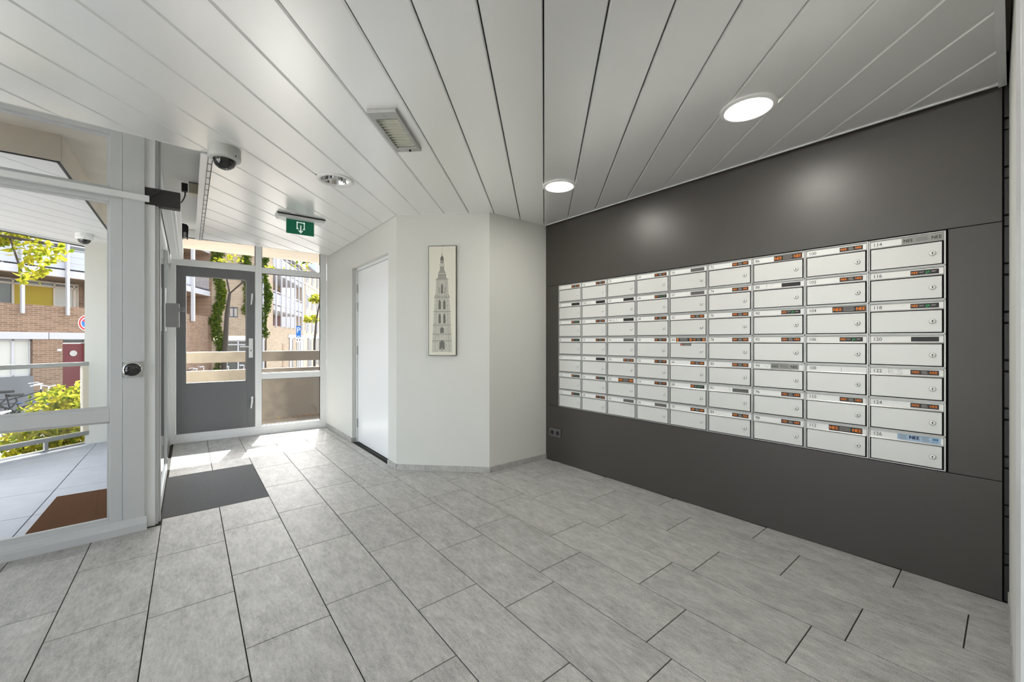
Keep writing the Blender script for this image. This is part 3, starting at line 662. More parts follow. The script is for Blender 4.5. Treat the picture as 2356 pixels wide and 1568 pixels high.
# ------------------------------------------------------------------ ceiling fittings
def downlight(x, y, mat, label, group='round downlights in the plank ceiling', z=ZC):
    t = thing('downlight', label, 'downlight', (x,y,z), 0, group)
    obj('ring', MB().lathe([(.124,.0),(.124,-.003),(.120,-.007),(.106,-.009),(.097,-.007),(.095,-.001)], n=48, caps=False), PLASTICW, t)
    obj('diffuser', MB().lathe([(.0,-.0045),(.05,-.0045),(.095,-.003)], n=40, caps=False), mat, t)
    return t
downlight(2.125,.807,LAMP,'lit round downlight with white rim in the ceiling, the one nearest the viewer')
downlight(2.115,2.076,LAMP,'lit round downlight with white rim near the white wall corner, smaller looking lit one')
def added_light(x, y, z, mat): downlight(x, y, mat, 'added round downlight with white rim, out of the picture behind the viewer', 'added downlights outside the picture', z)
for p in ((.2,-1.2),(1.5,-1.2),(.8,-2.2)): added_light(p[0],p[1],2.36,LAMPF)  # lamps added in the hall for extra light, none in view
dl = thing('downlight', 'unlit round downlight with open silver reflector above the corridor', 'downlight', (.805,2.986,ZC), 0, 'round downlights in the plank ceiling')
obj('ring', MB().lathe([(.124,.0),(.124,-.004),(.118,-.009),(.104,-.010),(.094,-.006),(.092,.004)], n=48, caps=False), PLASTICW, dl)
rf = MB()
for i in range(36):
    a0, a1 = 2*PI*i/36, 2*PI*(i+1)/36
    rf.quad((.092*math.cos(a0),.092*math.sin(a0),.003),(.092*math.cos(a1),.092*math.sin(a1),.003),(.070*math.cos(a1),.070*math.sin(a1),.075),(.070*math.cos(a0),.070*math.sin(a0),.075))
obj('reflector', rf, CHROME, dl, fix=False)
obj('diffuser', MB().lathe([(0,.072),(.072,.072)], n=32, caps=False), PLASTICW, dl)
obj('bulb', MB().tube([(-.05,.012,.055),(.05,.012,.055)], .009, 10).tube([(-.05,-.012,.055),(.05,-.012,.055)], .009, 10), PLASTICW, dl)
# cut its opening through the planks
cut = obj('cutter', MB().lathe([(.1,-.05),(.1,.09)], .805, 2.986, ZC, 40), GASKET)
for j, p in list(planks.items()):
    if p is None: continue
    c = Vector((.805,2.986,0)).dot(PC)
    if -.003+.2212*j-.11 < c < -.003+.2212*(j+1)+.11:
        md = p.modifiers.new('cut', 'BOOLEAN'); md.operation = 'DIFFERENCE'; md.object = cut; md.solver = 'EXACT'
        bpy.context.view_layer.update(); dg = bpy.context.evaluated_depsgraph_get()
        me = bpy.data.meshes.new_from_object(p.evaluated_get(dg)); p.modifiers.clear(); p.data = me
bs = bpy.data.objects['backing_sheet']; md = bs.modifiers.new('cut','BOOLEAN'); md.object = cut; md.operation = 'DIFFERENCE'; md.solver = 'EXACT'
dg = bpy.context.evaluated_depsgraph_get(); me = bpy.data.meshes.new_from_object(bs.evaluated_get(dg)); bs.modifiers.clear(); bs.data = me
bpy.data.objects.remove(cut)

# emergency light with louvre
em = thing('emergency_light', 'grey rectangular emergency light with a white louvre on the plank ceiling', 'ceiling light', (.872,2.075,ZC), math.atan2(.7267,.687))
a, b = .205, .073
obj('frame', MB().box(-a,-.145,-b,b,-.020,0).box(.160,a,-b,b,-.020,0).box(-.145,.160,-b,-.055,-.020,0).box(-.145,.160,.055,b,-.020,0), M('louvre_frame', (176,176,174), .4, metal=.4), em, bevel=.002)
obj('tray', MB().box(-.145,.160,-.055,.055,-.004,0), PLASTICT, em)
for k in range(11):
    x = -.132+.0268*k; obj('slat', MB().prism([(x-.001,-.018),(x+.001,-.018),(x+.012,-.004),(x+.010,-.004)], -.055, .055, axis='y'), PLASTICT, em)
obj('screw', MB().lathe([(.007,-.022),(.009,-.020)], -.172, 0, 0, 16), STEEL, em)
obj('push_button', MB().lathe([(.006,-.028),(.006,-.02)], .183, -.012, 0, 12), BLACK, em); obj('indicator', MB().lathe([(.003,-.022),(.003,-.02)], .178, .022, 0, 10), PLASTICW, em)

# exit sign
ex = thing('exit_sign', 'green exit sign with white doorway and down arrow hanging under the ceiling', 'exit sign', (.80,4.05,ZC))
obj('housing', MB().prism([(-.196,0),(.20,0),(.20,-.012),(.188,-.034),(-.184,-.034),(-.196,-.012)], -.02, .10, axis='y'), PLASTICW, ex, bevel=.003)
obj('gap_shadow_strip', MB().box(-.195,.199,-.021,-.019,-.010,0), GASKET, ex)  # dark strip standing in for the shadow line under the ceiling
pt = obj('plate', MB().box(-.119,.106,.012,.018,-.165,-.034), GREEN, ex)
pc = MB()
def R(x0,x1,z0,z1): pc.box(x0,x1,.0108,.012,z0,z1)
cx0 = -.004
R(cx0-.034,cx0-.025,-.118,-.052); R(cx0+.025,cx0+.034,-.118,-.052); R(cx0-.034,cx0+.034,-.061,-.052); R(cx0-.034,cx0-.016,-.118,-.110); R(cx0+.016,cx0+.034,-.118,-.110)
R(cx0-.005,cx0+.005,-.132,-.080); pc.prism([(cx0-.022,-.128),(cx0+.022,-.128),(cx0,-.155)], .0108, .012, axis='y')
obj('pictogram', pc, PICTO, pt)
obj('edge_strip', MB().box(-.122,-.119,.010,.02,-.166,-.034).box(.106,.109,.010,.02,-.166,-.034).box(-.119,.106,.010,.02,-.0375,-.034), PLASTICW, pt)

# dome cameras
def dome_camera(x, y, z, rz, label, s=1, base=CAMG):
    t = thing('dome_camera', label, 'security camera', (x,y,z), rz, 'dome security cameras')
    obj('base', MB().lathe([(.079*s,0),(.081*s,-.004),(.081*s,-.040*s),(.082*s,-.043*s),(.081*s,-.062*s),(.076*s,-.068*s),(.058*s,-.071*s)], n=40, caps=False), base, t)
    obj('dome', MB().lathe([(.058*s,-.070*s),(.056*s,-.084*s),(.047*s,-.103*s),(.030*s,-.118*s),(.012*s,-.124*s),(0,-.1245*s)], n=36, caps=False), DOME, t)
    obj('screw', MB().lathe([(.005*s,-.0815*s),(.005*s,-.080*s)], 0,0,-.055*s, 8, axis='y'), BLACK, t)
    obj('plug', MB().lathe([(.011*s,-.082*s),(.011*s,-.079*s)], -.03*s,0,-.022*s, 14, axis='y'), base, t)
    return t
dome_camera(.165,2.905,ZC,.66,'grey dome camera on the indoor plank ceiling above the partition post')
dome_camera(-.86,6.15,2.29,.2,'white dome camera under the porch soffit beside the white column outside', .86, PLASTICW)

# ------------------------------------------------------------------ porch outside the partition
porch = obj('porch_floor', MB().prism([(-.92,6.62),(-.21,6.62),(-.21,3.46),(-6,3.16),(-6,2.6),(-5.0,3.1)], -.25, -.010), GROUT, kind='structure')
pt_ = MB().box(-.299,.299,-.299,.299,-.008,.0)
PT_ME = pt_.data('tile', PTILE, bevel=.0015)
for i in range(5):
    for j in range(6):
        x0 = -.21-.604*(i+1); y0 = 3.49+.604*j; P4 = [(x0+.002,y0),(x0+.602,y0),(x0+.602,y0+.6),(x0+.002,y0+.6)]
        P4 = clip(P4, -.655, .756, .655*.92+.756*6.62-.02); P4 = clip(P4, 0, 1, 6.56)
        if len(P4) < 3: continue
        c_ = (sum(p[0] for p in P4)/len(P4), sum(p[1] for p in P4)/len(P4))
        if len(P4) == 4 and abs(P4[2][0]-P4[0][0]-.6) < .001 and abs(P4[2][1]-P4[0][1]-.6) < .001: link('tile', PT_ME, porch, (x0+.302,y0+.3,-.002))
        else: obj('tile', MB().prism([(p[0]-c_[0],p[1]-c_[1]) for p in P4], -.008, 0), PTILE, porch, (c_[0],c_[1],-.002))
obj('wall_porch_and_sun_block', MB().box(-.915,-.21,6.56,7.10,-.9,ZS).box(-.27,-.205,5.94,6.56,-.25,ZS), STUCCO, kind='structure')  # second box: return wall added to block stray sun from the porch floor
dmx = MB().box(-.756,-.21,3.60,4.40,-.002,.018)
tag(obj('doormat', dmx, COIR, bevel=.004), 'brown coir doormat lying on the porch outside the glass partition', 'doormat')
pcg = link('ceiling_porch', None, kind='structure')
k = 0
PDx, PDy = .687, .7267
PPOLY = [(-.64,3.75),(-.64,6.55),(-.92,6.82),(-1.45,6.36),(-2.2,5.712),(-2.2,3.75)]
for j in range(-30, 6):
    c0 = .1105*2*j; Pq = clip(clip(PPOLY, -.7267, .687, -(c0+.003)), .7267, -.687, c0+.218)
    if len(Pq) > 2: obj('plank', MB().prism(Pq, 2.29, 2.305), PLANKEDGE, pcg)
fa = MB(); fa.box(-.632,-.622,3.74,6.56,2.285,ZS).box(-2.2,-.622,3.735,3.745,2.285,ZS)
obj('fascia', fa, CONC, pcg)
obj('edge_profile', MB().box(-.643,-.630,3.74,6.56,2.276,2.292).box(-2.2,-.63,3.742,3.754,2.278,2.292), GASKET, pcg)
fe = MB(); strip(fe, (-.93,6.84), (-2.2,5.742), .012, 2.262, 2.32); obj('front_profile', fe, GASKET, pcg)
fe = MB(); strip(fe, (-.922,6.83), (-2.2,5.725), .02, 2.27, 2.30); obj('front_profile', fe, PLANKEDGE, pcg)
# railing
rl = thing('porch_railing', 'steel railing with top and bottom rails along the porch edge by the bush', 'railing')
RA, RB = Vector((-.89,6.58,0)), Vector((-5.0,3.03,0)); rd = (RB-RA).normalized(); rn = Vector((-rd.y, rd.x, 0))
def rbar(mb, z0, z1, w, s0=0, s1=None):
    a_ = RA+rd*s0; b_ = RB if s1 is None else RA+rd*s1
    mb.prism([tuple((a_+rn*w)[:2]),tuple((b_+rn*w)[:2]),tuple((b_-rn*w)[:2]),tuple((a_-rn*w)[:2])], z0, z1)
for (z0,z1) in ((.88,.925),(.10,.145)):
    mb = MB(); rbar(mb, z0, z1, .022); obj('rail', mb, STEEL, rl, bevel=.004)
for s_ in (0, 1.6, 3.2):
    mb = MB(); rbar(mb, .10 if s_ == 0 else -.002, .90, .02, s_, s_+.06); obj('post', mb, PLASTICC if s_ == 0 else STEEL, rl, bevel=.003)
for s_ in (.35, 1.25, 2.2):
    mb = MB(); rbar(mb, -.004, .11, .012, s_, s_+.03); obj('foot', mb, STEEL, rl)
mb = MB(); rbar(mb, .15, .88, .004, .07); obj('pane', mb, GLASS, rl)
# floor edge kerb
kb = MB(); strip(kb, (-.90,6.64), (-6.0,2.24), .05, -.25, .015); obj('kerb_porch', kb, STEEL, kind='structure')

# ------------------------------------------------------------------ balcony beyond the back window
obj('balcony_floor', MB().box(-.9,3.2,5.95,7.3,-.25,-.03), CONC2, kind='structure')
obj('wall_parapet', MB().box(-.9,3.2,7.15,7.29,-.5,.735), CONC2, kind='structure')
pb_ = thing('parapet_beam', 'weathered cream concrete beam above the balcony parapet outside', 'beam')
obj('beam', MB().box(-.9,3.2,7.13,7.30,.85,1.005), CONC2, pb_, bevel=.015)
for x in (-.6, 2.4): obj('bracket', MB().box(x,x+.12,7.17,7.27,.735,.85), CONC2, pb_)
obj('beam_overhang', MB().box(-.9,3.3,7.02,7.22,2.49,2.80), CONC, kind='structure', bevel=.01)
lv = MB()
for k in range(70):
    x = .7+rng.random()*1.3; y = 7.02+.12*rng.random()**2; a_ = rng.random()*6; r_ = .012+.012*rng.random()
    lv.quad(*[(x+r_*math.cos(a_+t),y+r_*.6*math.sin(a_+t),-.024+.006*rng.random()) for t in (0,1.4,3.1,4.6)])
o = obj('fallen_leaves', lv, M('dry_leaf', (206,150,70), .8), fix=False); tag(o, 'scattered dry orange leaves on the balcony floor along the parapet', 'leaves'); o['kind'] = 'stuff'

# ------------------------------------------------------------------ foliage tools
def leaves(blobs, n, size, flat=False):
    V = []; Fc = []; tot = sum(b[3]*b[4]*b[5] for b in blobs)
    for b in blobs:
        m = max(8, int(n*b[3]*b[4]*b[5]/tot)); d = rng.normal(size=(m,3)); d /= np.linalg.norm(d, axis=1)[:,None]
        r = rng.random(m)**.4; c = np.array(b[:3])+d*r[:,None]*np.array(b[3:6])
        u = rng.normal(size=(m,3)); u /= np.linalg.norm(u, axis=1)[:,None]; w = rng.normal(size=(m,3)); w = np.cross(u,w); w /= np.linalg.norm(w, axis=1)[:,None]
        s = size*(.6+.8*rng.random(m))[:,None]; nn = np.cross(u,w)*s*.25
        o = len(V); q = np.stack([c-u*s, c-w*s*.5+nn, c+u*s, c+w*s*.5+nn], 1).reshape(-1,3); V.extend(map(tuple,q))
        Fc.extend([(o+4*i,o+4*i+1,o+4*i+2,o+4*i+3) for i in range(m)])
    mb = MB(); mb.v = V; mb.f = Fc; mb.m = [0]*len(Fc); mb.sm = [False]*len(Fc); return mb
def plant(name, label, cat, loc, blobs, n, size, mat, stems=(), group=None):
    t = thing(name, label, cat, loc, 0, group)
    f = obj('foliage', leaves(blobs, n, size), mat, t, fix=False); f['kind'] = 'stuff'
    for (pts, r) in stems: obj('trunk' if len(pts) > 2 else 'branch', MB().tube(pts, r, 7), BARK, t)
    return t
plant('garden_bush', 'bright yellow green bush just outside the porch railing', 'bush', (-1.38,7.95,-1.0),
      [(.05,0,.75,.50,.5,.82),(.35,-.1,.85,.42,.42,.82),(-.28,.1,.45,.40,.4,.62),(.12,.1,1.2,.38,.33,.38)], 5200, .045, LEAFY,
      [([(0,0,0),(.02,0,.5),(.05,.02,1.1)],.02),([(-.1,0,0),(-.3,.05,.9)],.015),([(.1,0,0),(.3,-.05,.9)],.015)])
plant('street_tree', 'tree with hanging yellow green leaves outside the left window', 'tree', (-4.1,12.2,-1.0),
      [(1.45,-.4,4.12,.52,.35,.24),(1.95,-.85,3.82,.42,.3,.26),(1.15,.1,4.35,.5,.4,.25),(1.88,-1.05,3.38,.26,.22,.20),(.3,0,4.9,1.0,.9,.7),(1.6,-.3,4.45,.6,.4,.25)], 2600, .075, LEAFY,
      [([(0,0,0),(.05,0,2),(.2,0,4.4)],[.14,.12,.08]),([(.2,0,4.3),(2.0,-.8,4.0)],.025),([(1.5,-.5,4.1),(1.75,-1.0,3.4)],.015)])
plant('slim_tree', 'slim bare street tree with a forked trunk in front of the ivy wall', 'tree', (1.1,19.0,-1.0),
      [(.25,-.2,5.35,.35,.3,.16),(1.35,-1.0,4.95,.2,.2,.2),(-.1,.2,5.2,.3,.3,.2)], 150, .06, LEAFY,
      [([(-.1,.05,0),(0,0,2),(.05,0,3.2),(.14,0,4.0)],[.10,.09,.075,.05]),([(.14,0,4.0),(1.0,-.7,4.95)],.03),([(.14,0,4.0),(-.05,.1,5.2)],.03),([(.5,-.3,4.4),(.5,-.2,5.2)],.015)])
plant('thin_sapling', 'thin sapling with pale yellow leaf tufts far down the street', 'tree', (5.36,23.9,-1.0),
      [(.1,-.1,4.45,.42,.42,.28),(-.2,0,3.35,.42,.3,.24)], 260, .10, LEAFY, [([(0,0,0),(0,0,2),(.08,-.05,3.3),(.25,-.1,4.3)],[.07,.06,.05,.03])])
plant('overhanging_tree', 'leafy crown hanging into the upper right window pane', 'tree', (4.6,15.2,-1.0),
      [(-1.45,.25,5.0,.42,.3,.16),(-1.15,.0,4.98,.35,.3,.2),(-1.5,.3,4.72,.26,.2,.16),(-1.9,.5,4.72,.3,.2,.13),(0,0,5.8,1.3,1.1,.6),(-.75,-.1,5.1,.3,.3,.16)], 900, .075, LEAFY,
      [([(0,0,0),(0,0,3),(-.1,0,5.4)],[.14,.12,.08]),([(-.1,0,5.1),(-1.5,.3,4.9)],.03)])

# ------------------------------------------------------------------ street and buildings (and the trees above), placed from image pixels at estimated depths
obj('street', MB().box(-40,45,6.9,90,-1.05,-1.0), STREET, kind='structure')
obj('street_below_porch', MB().box(-40,-.9,-6,6.9,-1.05,-1.0), STREET, kind='structure')
def facade(name, a, b, label, group='brick apartment buildings across the street'):
    F = Frame(a, b); t = thing(name, label, 'building', F.loc, F.ang, group); return F, t
def hwin(t, x0, x1, z0, z1, y, cols, frame=WFRAME, pane=DGLASS, fw=.06, trans=None, panes=None):
    f = MB(); f.box(x0,x1,y-.03,y+.05,z0,z0+fw).box(x0,x1,y-.03,y+.05,z1-fw,z1); xs = [x0+(x1-x0)*i/cols for i in range(cols+1)] if isinstance(cols,int) else cols
    for i, x in enumerate(xs): f.box(max(x0,x-fw/2),min(x1,x+fw/2),y-.03,y+.05,z0,z1)
    if trans: f.box(x0,x1,y-.03,y+.05,trans-fw/2,trans+fw/2)
    w = obj('window', f, frame, t)
    for i in range(len(xs)-1):
        if trans: obj('pane', MB().box(xs[i],xs[i+1],y,y+.02,trans,z1), DGLASS, w)
        obj('pane', MB().box(xs[i],xs[i+1],y,y+.02,z0,trans or z1), (panes[i] if panes else pane), w)
    return w
def hdoor(t, x0, x1, z0, z1, y, mat=REDD, port=True):
    d = obj('door', MB().box(x0,x1,y,y+.05,z0,z1), mat, t)
    if port:
        obj('porthole', MB().lathe([(.10,-.02),(.10,.0),(.075,-.01)], (x0+x1)/2, y, z1-.33, 18, 0, axis='y').lathe([(0,-.012),(.078,-.012)], (x0+x1)/2, y, z1-.33, 18, 1, axis='y', caps=False), [STEEL, DGLASS], d)
    return d

# left house row
F1, b1 = facade('apartment_building', (-12.397,13.046), (-.098,22.152), 'brown brick gallery flats with white bands and a red door seen through the left pane')
L1 = F1.L
obj('wall', MB().box(0,9.45,0,.3,-1,1.22).box(10.66,11.36,0,.3,-1,1.22).box(9.45,10.66,0,.3,-1,.06).box(11.98,L1,0,.3,-1,1.22).box(0,L1,0,.3,1.44,2.31), BRICKA, b1)
obj('wall', MB().box(0,L1,1.3,1.5,1.2,8.2), BRICKA, b1)
obj('floor_band', MB().box(0,11.0,-.03,1.3,1.22,1.44).box(11.02,L1,-.03,1.3,1.22,1.44), BAND, b1)
for z0 in (3.28, 5.36): obj('floor_slab', MB().box(0,L1,-.03,1.3,z0,z0+.24), BAND, b1); obj('soffit', MB().box(0,L1,0,1.3,z0-.02,z0), BROWNS, b1)
obj('roof', MB().box(-.5,L1,-.4,1.6,8.2,8.4), ROOF, b1)
for q in range(3): obj('siding_board', MB().box(0,L1,-.02,.02,3.57+.21*q,3.57+.205+.21*q), SIDING, b1)
for q in range(3): obj('siding_board', MB().box(0,L1,-.02,.02,5.66+.21*q,5.86+.21*q), SIDING, b1)
obj('hand_rail', MB().box(0,L1,-.03,.03,4.36,4.40).box(0,L1,-.03,.03,4.22,4.24), BAND, b1)
for q in range(14):
    x = 10.345-1.056*9+1.056*q
    if 0 < x < L1: obj('gallery_post', MB().box(x,x+.07,-.14,-.05,2.02,8.0), BAND, b1)
hwin(b1, 8.2, 12.42, 2.31, 3.22, 1.25, [8.2,9.3,10.77,11.77,12.30,12.42], trans=3.05, panes=[DGLASS, DGLASS, YELLOW, CURT, WFRAME])
hwin(b1, 12.6, 15.2, 2.31, 3.22, 1.25, 4, trans=3.05)
hwin(b1, 8.2, 15.2, 3.6, 5.3, 1.25, 9)
hwin(b1, 8.4, 10.64, .06, 1.22, .12, [8.4,9.2,9.9,10.26,10.64], frame=BAND, pane=CURT)
obj('plinth', MB().box(9.45,10.66,-.02,.1,-1,.06), M('grey_plinth', (104,104,108), .6), b1)
hdoor(b1, 11.40, 11.95, -1, 1.07, .1); hwin(b1, 11.38, 11.97, 1.08, 1.22, .1, 1, frame=BAND, fw=.025)
obj('number_plate', MB().box(11.23,11.33,-.01,0,.83,.90), SIGNW, b1)
for x in (13.2, 14.2): hwin(b1, x, x+.7, -.2, 1.2, .1, 1, frame=BAND)

# short gallery section
F2, b2 = facade('gallery_flats', (-.098,22.152), (.76,24.144), 'white balcony end of the gallery flats seen through the grey door')
obj('wall', MB().box(0,2.17,0,.25,-1,2.32), BRICKA, b2); obj('wall', MB().box(0,2.17,1.2,1.4,2.3,8.5).box(2.17,2.4,-.1,1.4,-1,8.5), BRICKA, b2)
for z0 in (3.30, 5.34): obj('floor_slab', MB().box(.0,2.17,-.05,1.2,z0,z0+.24), BAND, b2); obj('soffit', MB().box(0,2.17,0,1.2,z0-.02,z0), BROWNS, b2)
for z0 in (3.56, 5.60):
    obj('hand_rail', MB().box(0,2.17,-.04,0,z0+.62,z0+.66).box(0,2.17,-.03,0,z0+.02,z0+.05), NAVYF, b2)
    for q in range(14): obj('baluster', MB().box(.5+.12*q,.52+.12*q,-.03,-.01,z0+.03,z0+.64), BAND, b2)
    obj('siding_board', MB().box(0,.46,-.03,0,z0,z0+.62), SIDING, b2)
obj('gallery_post', MB().box(.36,.5,-.14,-.03,2.03,8.4), BAND, b2)
hdoor(b2, 1.45, 1.95, 2.1, 2.95, 1.15, M('maroon_door',(96,44,40),.5), False); hdoor(b2, .15, .75, 2.1, 2.9, 1.15)
hwin(b2, .9, 1.4, 2.2, 2.95, 1.15, 1); hwin(b2, .5, 1.9, 3.6, 5.2, 1.15, 3, pane=CURT)

# plain brick part with ivy
F3, b3 = facade('brick_house', (.76,24.144), (3.101,24.071), 'pale brick house front with climbing ivy behind the slim tree')
obj('wall', MB().box(0,.55,0,.4,-1,1.2).box(.55,2.34,0,.4,-1,-.55).box(1.62,2.34,0,.4,-1,1.2).box(0,2.34,0,.4,1.42,2.33).box(0,.8,0,.4,2.33,2.83).box(1.15,2.34,0,.4,2.33,2.83).box(0,2.34,0,.4,2.83,9), BRICKB, b3)
obj('lintel', MB().box(.5,2.34,-.02,.3,1.2,1.42), CONC, b3)
hwin(b3, .8, 1.15, 2.33, 2.83, .05, 2, frame=NAVYF, fw=.05); hwin(b3, .55, 1.62, -.55, 1.2, .05, [.55,.70,1.16,1.62], frame=BAND, trans=.98)
obj('rain_pipe', MB().tube([(2.22,-.05,-1),(2.22,-.05,9)], .05, 8), BAND, b3)
def ivy(x, w, z0, z1, label, n, mat=IVYM):
    bl = []; z = z0
    while z < z1: bl.append((x+.12*math.sin(z*2.3),-.06,z,w*(.75+.35*rng.random()),.12,.28)); z += .26
    p = F3.at(0,0,0); t = thing('ivy', label, 'ivy', p, F3.ang, 'climbing ivy on the brick house')
    f = obj('foliage', leaves(bl, n, .07), mat, t, fix=False); f['kind'] = 'stuff'
    obj('stem', MB().tube([(x,-.03,-1),(x+.03,-.03,z0),(x,-.03,z1)], .025, 6), BARK, t)
ivy(.36,.28,1.0,6.2,'tall leafy ivy column on the pale brick left of the slim tree',2600,LEAFG); ivy(1.52,.26,2.7,6.2,'ivy column on the pale brick above the lintel, right of the slim tree',1500,LEAFG)
ivy(2.32,.22,1.5,6.4,'dark ivy column at the corner seen left in the right window',2200); ivy(.36,.2,-.6,1.0,'thin sparse ivy growing low on the pale brick',260)

# far gallery wing
F4, b4 = facade('gallery_wing', (3.101,24.071), (10.196,40.609), 'far gallery wing with white posts and pale siding seen in the right window')
obj('wall', MB().box(0,8.1,0,.3,-1,2.0).box(0,1.2,0,.3,2.0,5.6), BRICKB, b4); obj('wall', MB().box(0,8.1,1.3,1.5,2,6.4), BRICKB, b4)
for (z0,z1) in ((2.86,3.12),(4.90,5.16)): obj('floor_slab', MB().box(1.2,8.1,-.03,1.3,z0,z1), BAND, b4)
for (z0,z1) in ((3.18,3.80),(5.22,5.95)):
    for q in range(3): obj('siding_board', MB().box(1.2,8.1,-.02,.02,z0+(z1-z0)/3*q,z0+(z1-z0)/3*(q+1)-.01), SIDING, b4)
    obj('hand_rail', MB().box(1.2,8.1,-.03,.03,z1+.06,z1+.13), BAND, b4)
for q in range(8): obj('gallery_post', MB().box(1.44+1.03*q,1.51+1.03*q,-.12,-.05,1.9,6.2), BAND, b4)
for z0 in (2.05, 3.2):
    hwin(b4, 1.4, 4.6, z0, z0+(.8 if z0 < 3 else 1.6), 1.25, 4, frame=BAND)
    for q in range(3): hdoor(b4, 4.9+1.0*q, 5.6+1.0*q, z0, z0+(.75 if z0 < 3 else 1.4), 1.25, M('plum_door',(88,36,50),.5), False)
obj('roof', MB().prism([(-.2,6.2),(2.5,6.2),(2.5,8.2),(-.2,7.0)], 0, 8.1, axis='x'), ROOF, b4)
obj('lintel', MB().box(4.2,16,-.05,.2,1.36,1.56), BAND, b4)
obj('basement_door', MB().box(3.0,3.4,-.02,.1,-1,1.0), BROWNS, b4)
for x in (4.5, 6.4, 7.4): hwin(b4, x, x+.8, -.8, 1.34, -.02, 1, frame=BAND, pane=CURT if x > 5 else DGLASS)
F5, b5 = facade('brick_block', F4.at(8.1)[:2], F4.at(18)[:2], 'sandy brick block with narrow white windows at the far end of the street')
obj('wall', MB().box(0,9.9,-.02,.4,-1,6.6), M('sandy_brick', (182,166,146), .9, spec=.1, var=.05, vscale=2), b5)
obj('floor_band', MB().box(0,9.9,-.06,0,5.26,5.36), BAND, b5)
for x in (1.05, 2.85, 4.85, 6.6):
    for (z0,z1) in ((1.78,2.9),(3.6,4.62),(5.55,6.4)): hwin(b5, x, x+.62, z0, z1, -.04, 2, frame=BAND, fw=.09)
for x in (1.5, 3.6, 5.4): hwin(b5, x, x+.9, -.8, 1.34, -.08, 2, frame=BAND)
obj('roof', MB().prism([(-.3,6.6),(5,6.6),(5,8.6),(2.5,8.6)], 0, 9.9, axis='x'), ROOF, b5)
far = thing('distant_house', 'distant house with a bluish roof showing above the gallery wing', 'building', (8.4,50,-1))
obj('wall', MB().box(-4,3,0,3,0,9.0), BAND, far); obj('roof', MB().prism([(-.2,9.0),(3.2,9.0),(1.5,11.3)], -4.2, 3.2, axis='x'), M('bluish_roof',(150,160,184),.8), far)

# signs
sg = thing('no_parking_sign', 'round red and blue no parking sign half hidden by the porch column', 'sign', (-1.67,12.25,-1), -.6)
obj('pole', MB().tube([(0,.02,0),(0,.02,2.7)], .03, 10), STEEL, sg)
obj('disc', MB().lathe([(.17,-.012),(.17,0)], 0,0,2.54, 32, 0, axis='y').lathe([(.155,-.014),(.155,-.011)],0,0,2.54,32,1,axis='y').lathe([(.115,-.016),(.115,-.013)],0,0,2.54,32,0,axis='y').lathe([(.098,-.018),(.098,-.015)],0,0,2.54,32,2,axis='y').prism([(-.075,2.59),(-.05,2.615),(.075,2.49),(.05,2.465)], -.020, -.017, 1, axis='y'), [SIGNW, RED, BLUE], sg)
ps = thing('parking_sign', 'small blue parking sign with a white P on a pole far down the street', 'sign', (4.69,24.46,-1), -.66)
obj('pole', MB().tube([(0,.02,0),(0,.02,2.85)], .03, 8), STEEL, ps)
pp = MB().box(-.13,.13,-.01,.0,2.36,2.98,0); pp.mesh(text_mesh('P', .42, 'CENTER'), tmat(0,-.013,2.74), 1); pp.box(-.08,.08,-.012,-.01,2.40,2.44,1)
obj('plate', pp, [BLUE, SIGNW], ps); obj('sub_plate', MB().box(-.15,.15,-.01,0,2.12,2.32,0).box(-.1,-.04,-.012,-.01,2.18,2.26,1).box(.04,.1,-.012,-.01,2.18,2.26,1), [SIGNW, INK], ps)

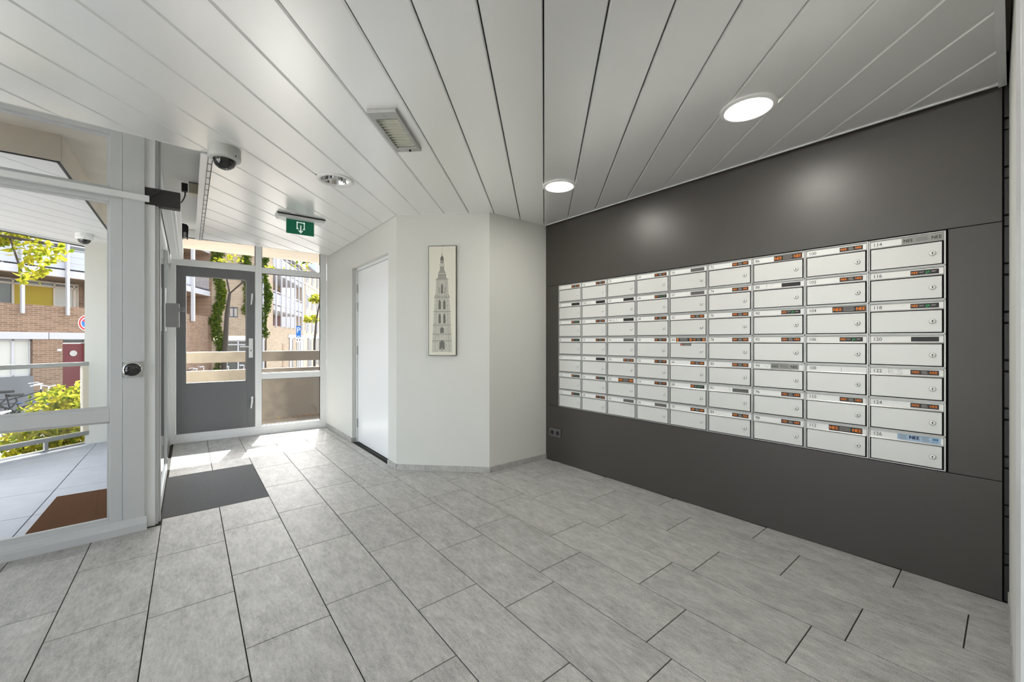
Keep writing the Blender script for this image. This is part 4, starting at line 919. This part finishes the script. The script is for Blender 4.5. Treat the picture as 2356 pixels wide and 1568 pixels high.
# bicycles
def bicycle(x, y, rz, paint, label, group='parked bicycles in the street'):
    t = thing('bicycle', label, 'bicycle', (x,y,-1), rz, group)
    for wx in (-.52, .52):
        pts = [(wx+.33*math.cos(a_),0,.34+.33*math.sin(a_)) for a_ in np.linspace(0,2*PI,25)[:-1]]
        w = MB().tube(pts, .018, 6, 0, True)
        for a_ in np.linspace(0,2*PI,13)[:-1]: w.tube([(wx,0,.34),(wx+.32*math.cos(a_),0,.34+.32*math.sin(a_))], .003, 4, 1)
        obj('wheel', w, [TYRE, STEEL], t)
    f = MB()
    for pq in ([(-.52,0,.34),(-.12,0,.30)],[(-.12,0,.30),(-.22,0,.86)],[(-.52,0,.34),(-.2,0,.76)],[(-.12,0,.30),(.36,0,.74)],[(-.19,0,.70),(.34,0,.86)],[(.34,0,.92),(.42,0,.60),(.52,0,.34)]): f.tube(pq, .018, 7)
    f.tube([(-.75,0,.74),(-.2,0,.72)], .012, 6)
    obj('frame', f, paint, t); obj('saddle', MB().prism([(-.36,-.08),(-.36,.08),(-.2,.05),(-.08,.015),(-.08,-.015),(-.2,-.05)], .88, .94), BLACK, t, bevel=.015)
    obj('handlebar', MB().tube([(.18,-.29,1.06),(.33,-.25,1.08),(.36,0,1.04),(.33,.25,1.08),(.18,.29,1.06)], .014, 8).tube([(.36,0,1.04),(.34,0,.9)], .016, 7), BIKEW, t)
    obj('crank', MB().lathe([(.09,-.006),(.09,.006)], -.12, .03, .30, 16, axis='y').tube([(-.12,.05,.30),(-.05,.05,.16)], .01, 5), STEEL, t)
bicycle(-3.3,15.6,.35,BIKEK,'black bicycle parked in front of the white framed ground floor window'); bicycle(-2.95,14.6,.7,BIKEK,'black bicycle leaning left of the bright bush'); bicycle(-2.35,14.5,.25,BIKEB,'dark blue bicycle parked before the brick pier'); bicycle(-2.15,16.0,.5,BIKEK,'black bicycle parked by the red door')
bicycle(-2.55,9.6,.9,BIKEW,'silver bicycle close beyond the bottom of the porch railing')
bicycle(.15,21.6,.1,BIKER,'red bicycle seen between the balcony beams'); bicycle(-.1,20.3,.2,BIKEB,'blue bicycle seen between the balcony beams beside the red one'); bicycle(.98,21.1,.05,BIKEK,'dark bicycle below the ivy column'); bicycle(1.6,21.8,.0,BIKEW,'pale bicycle before the far white framed window')
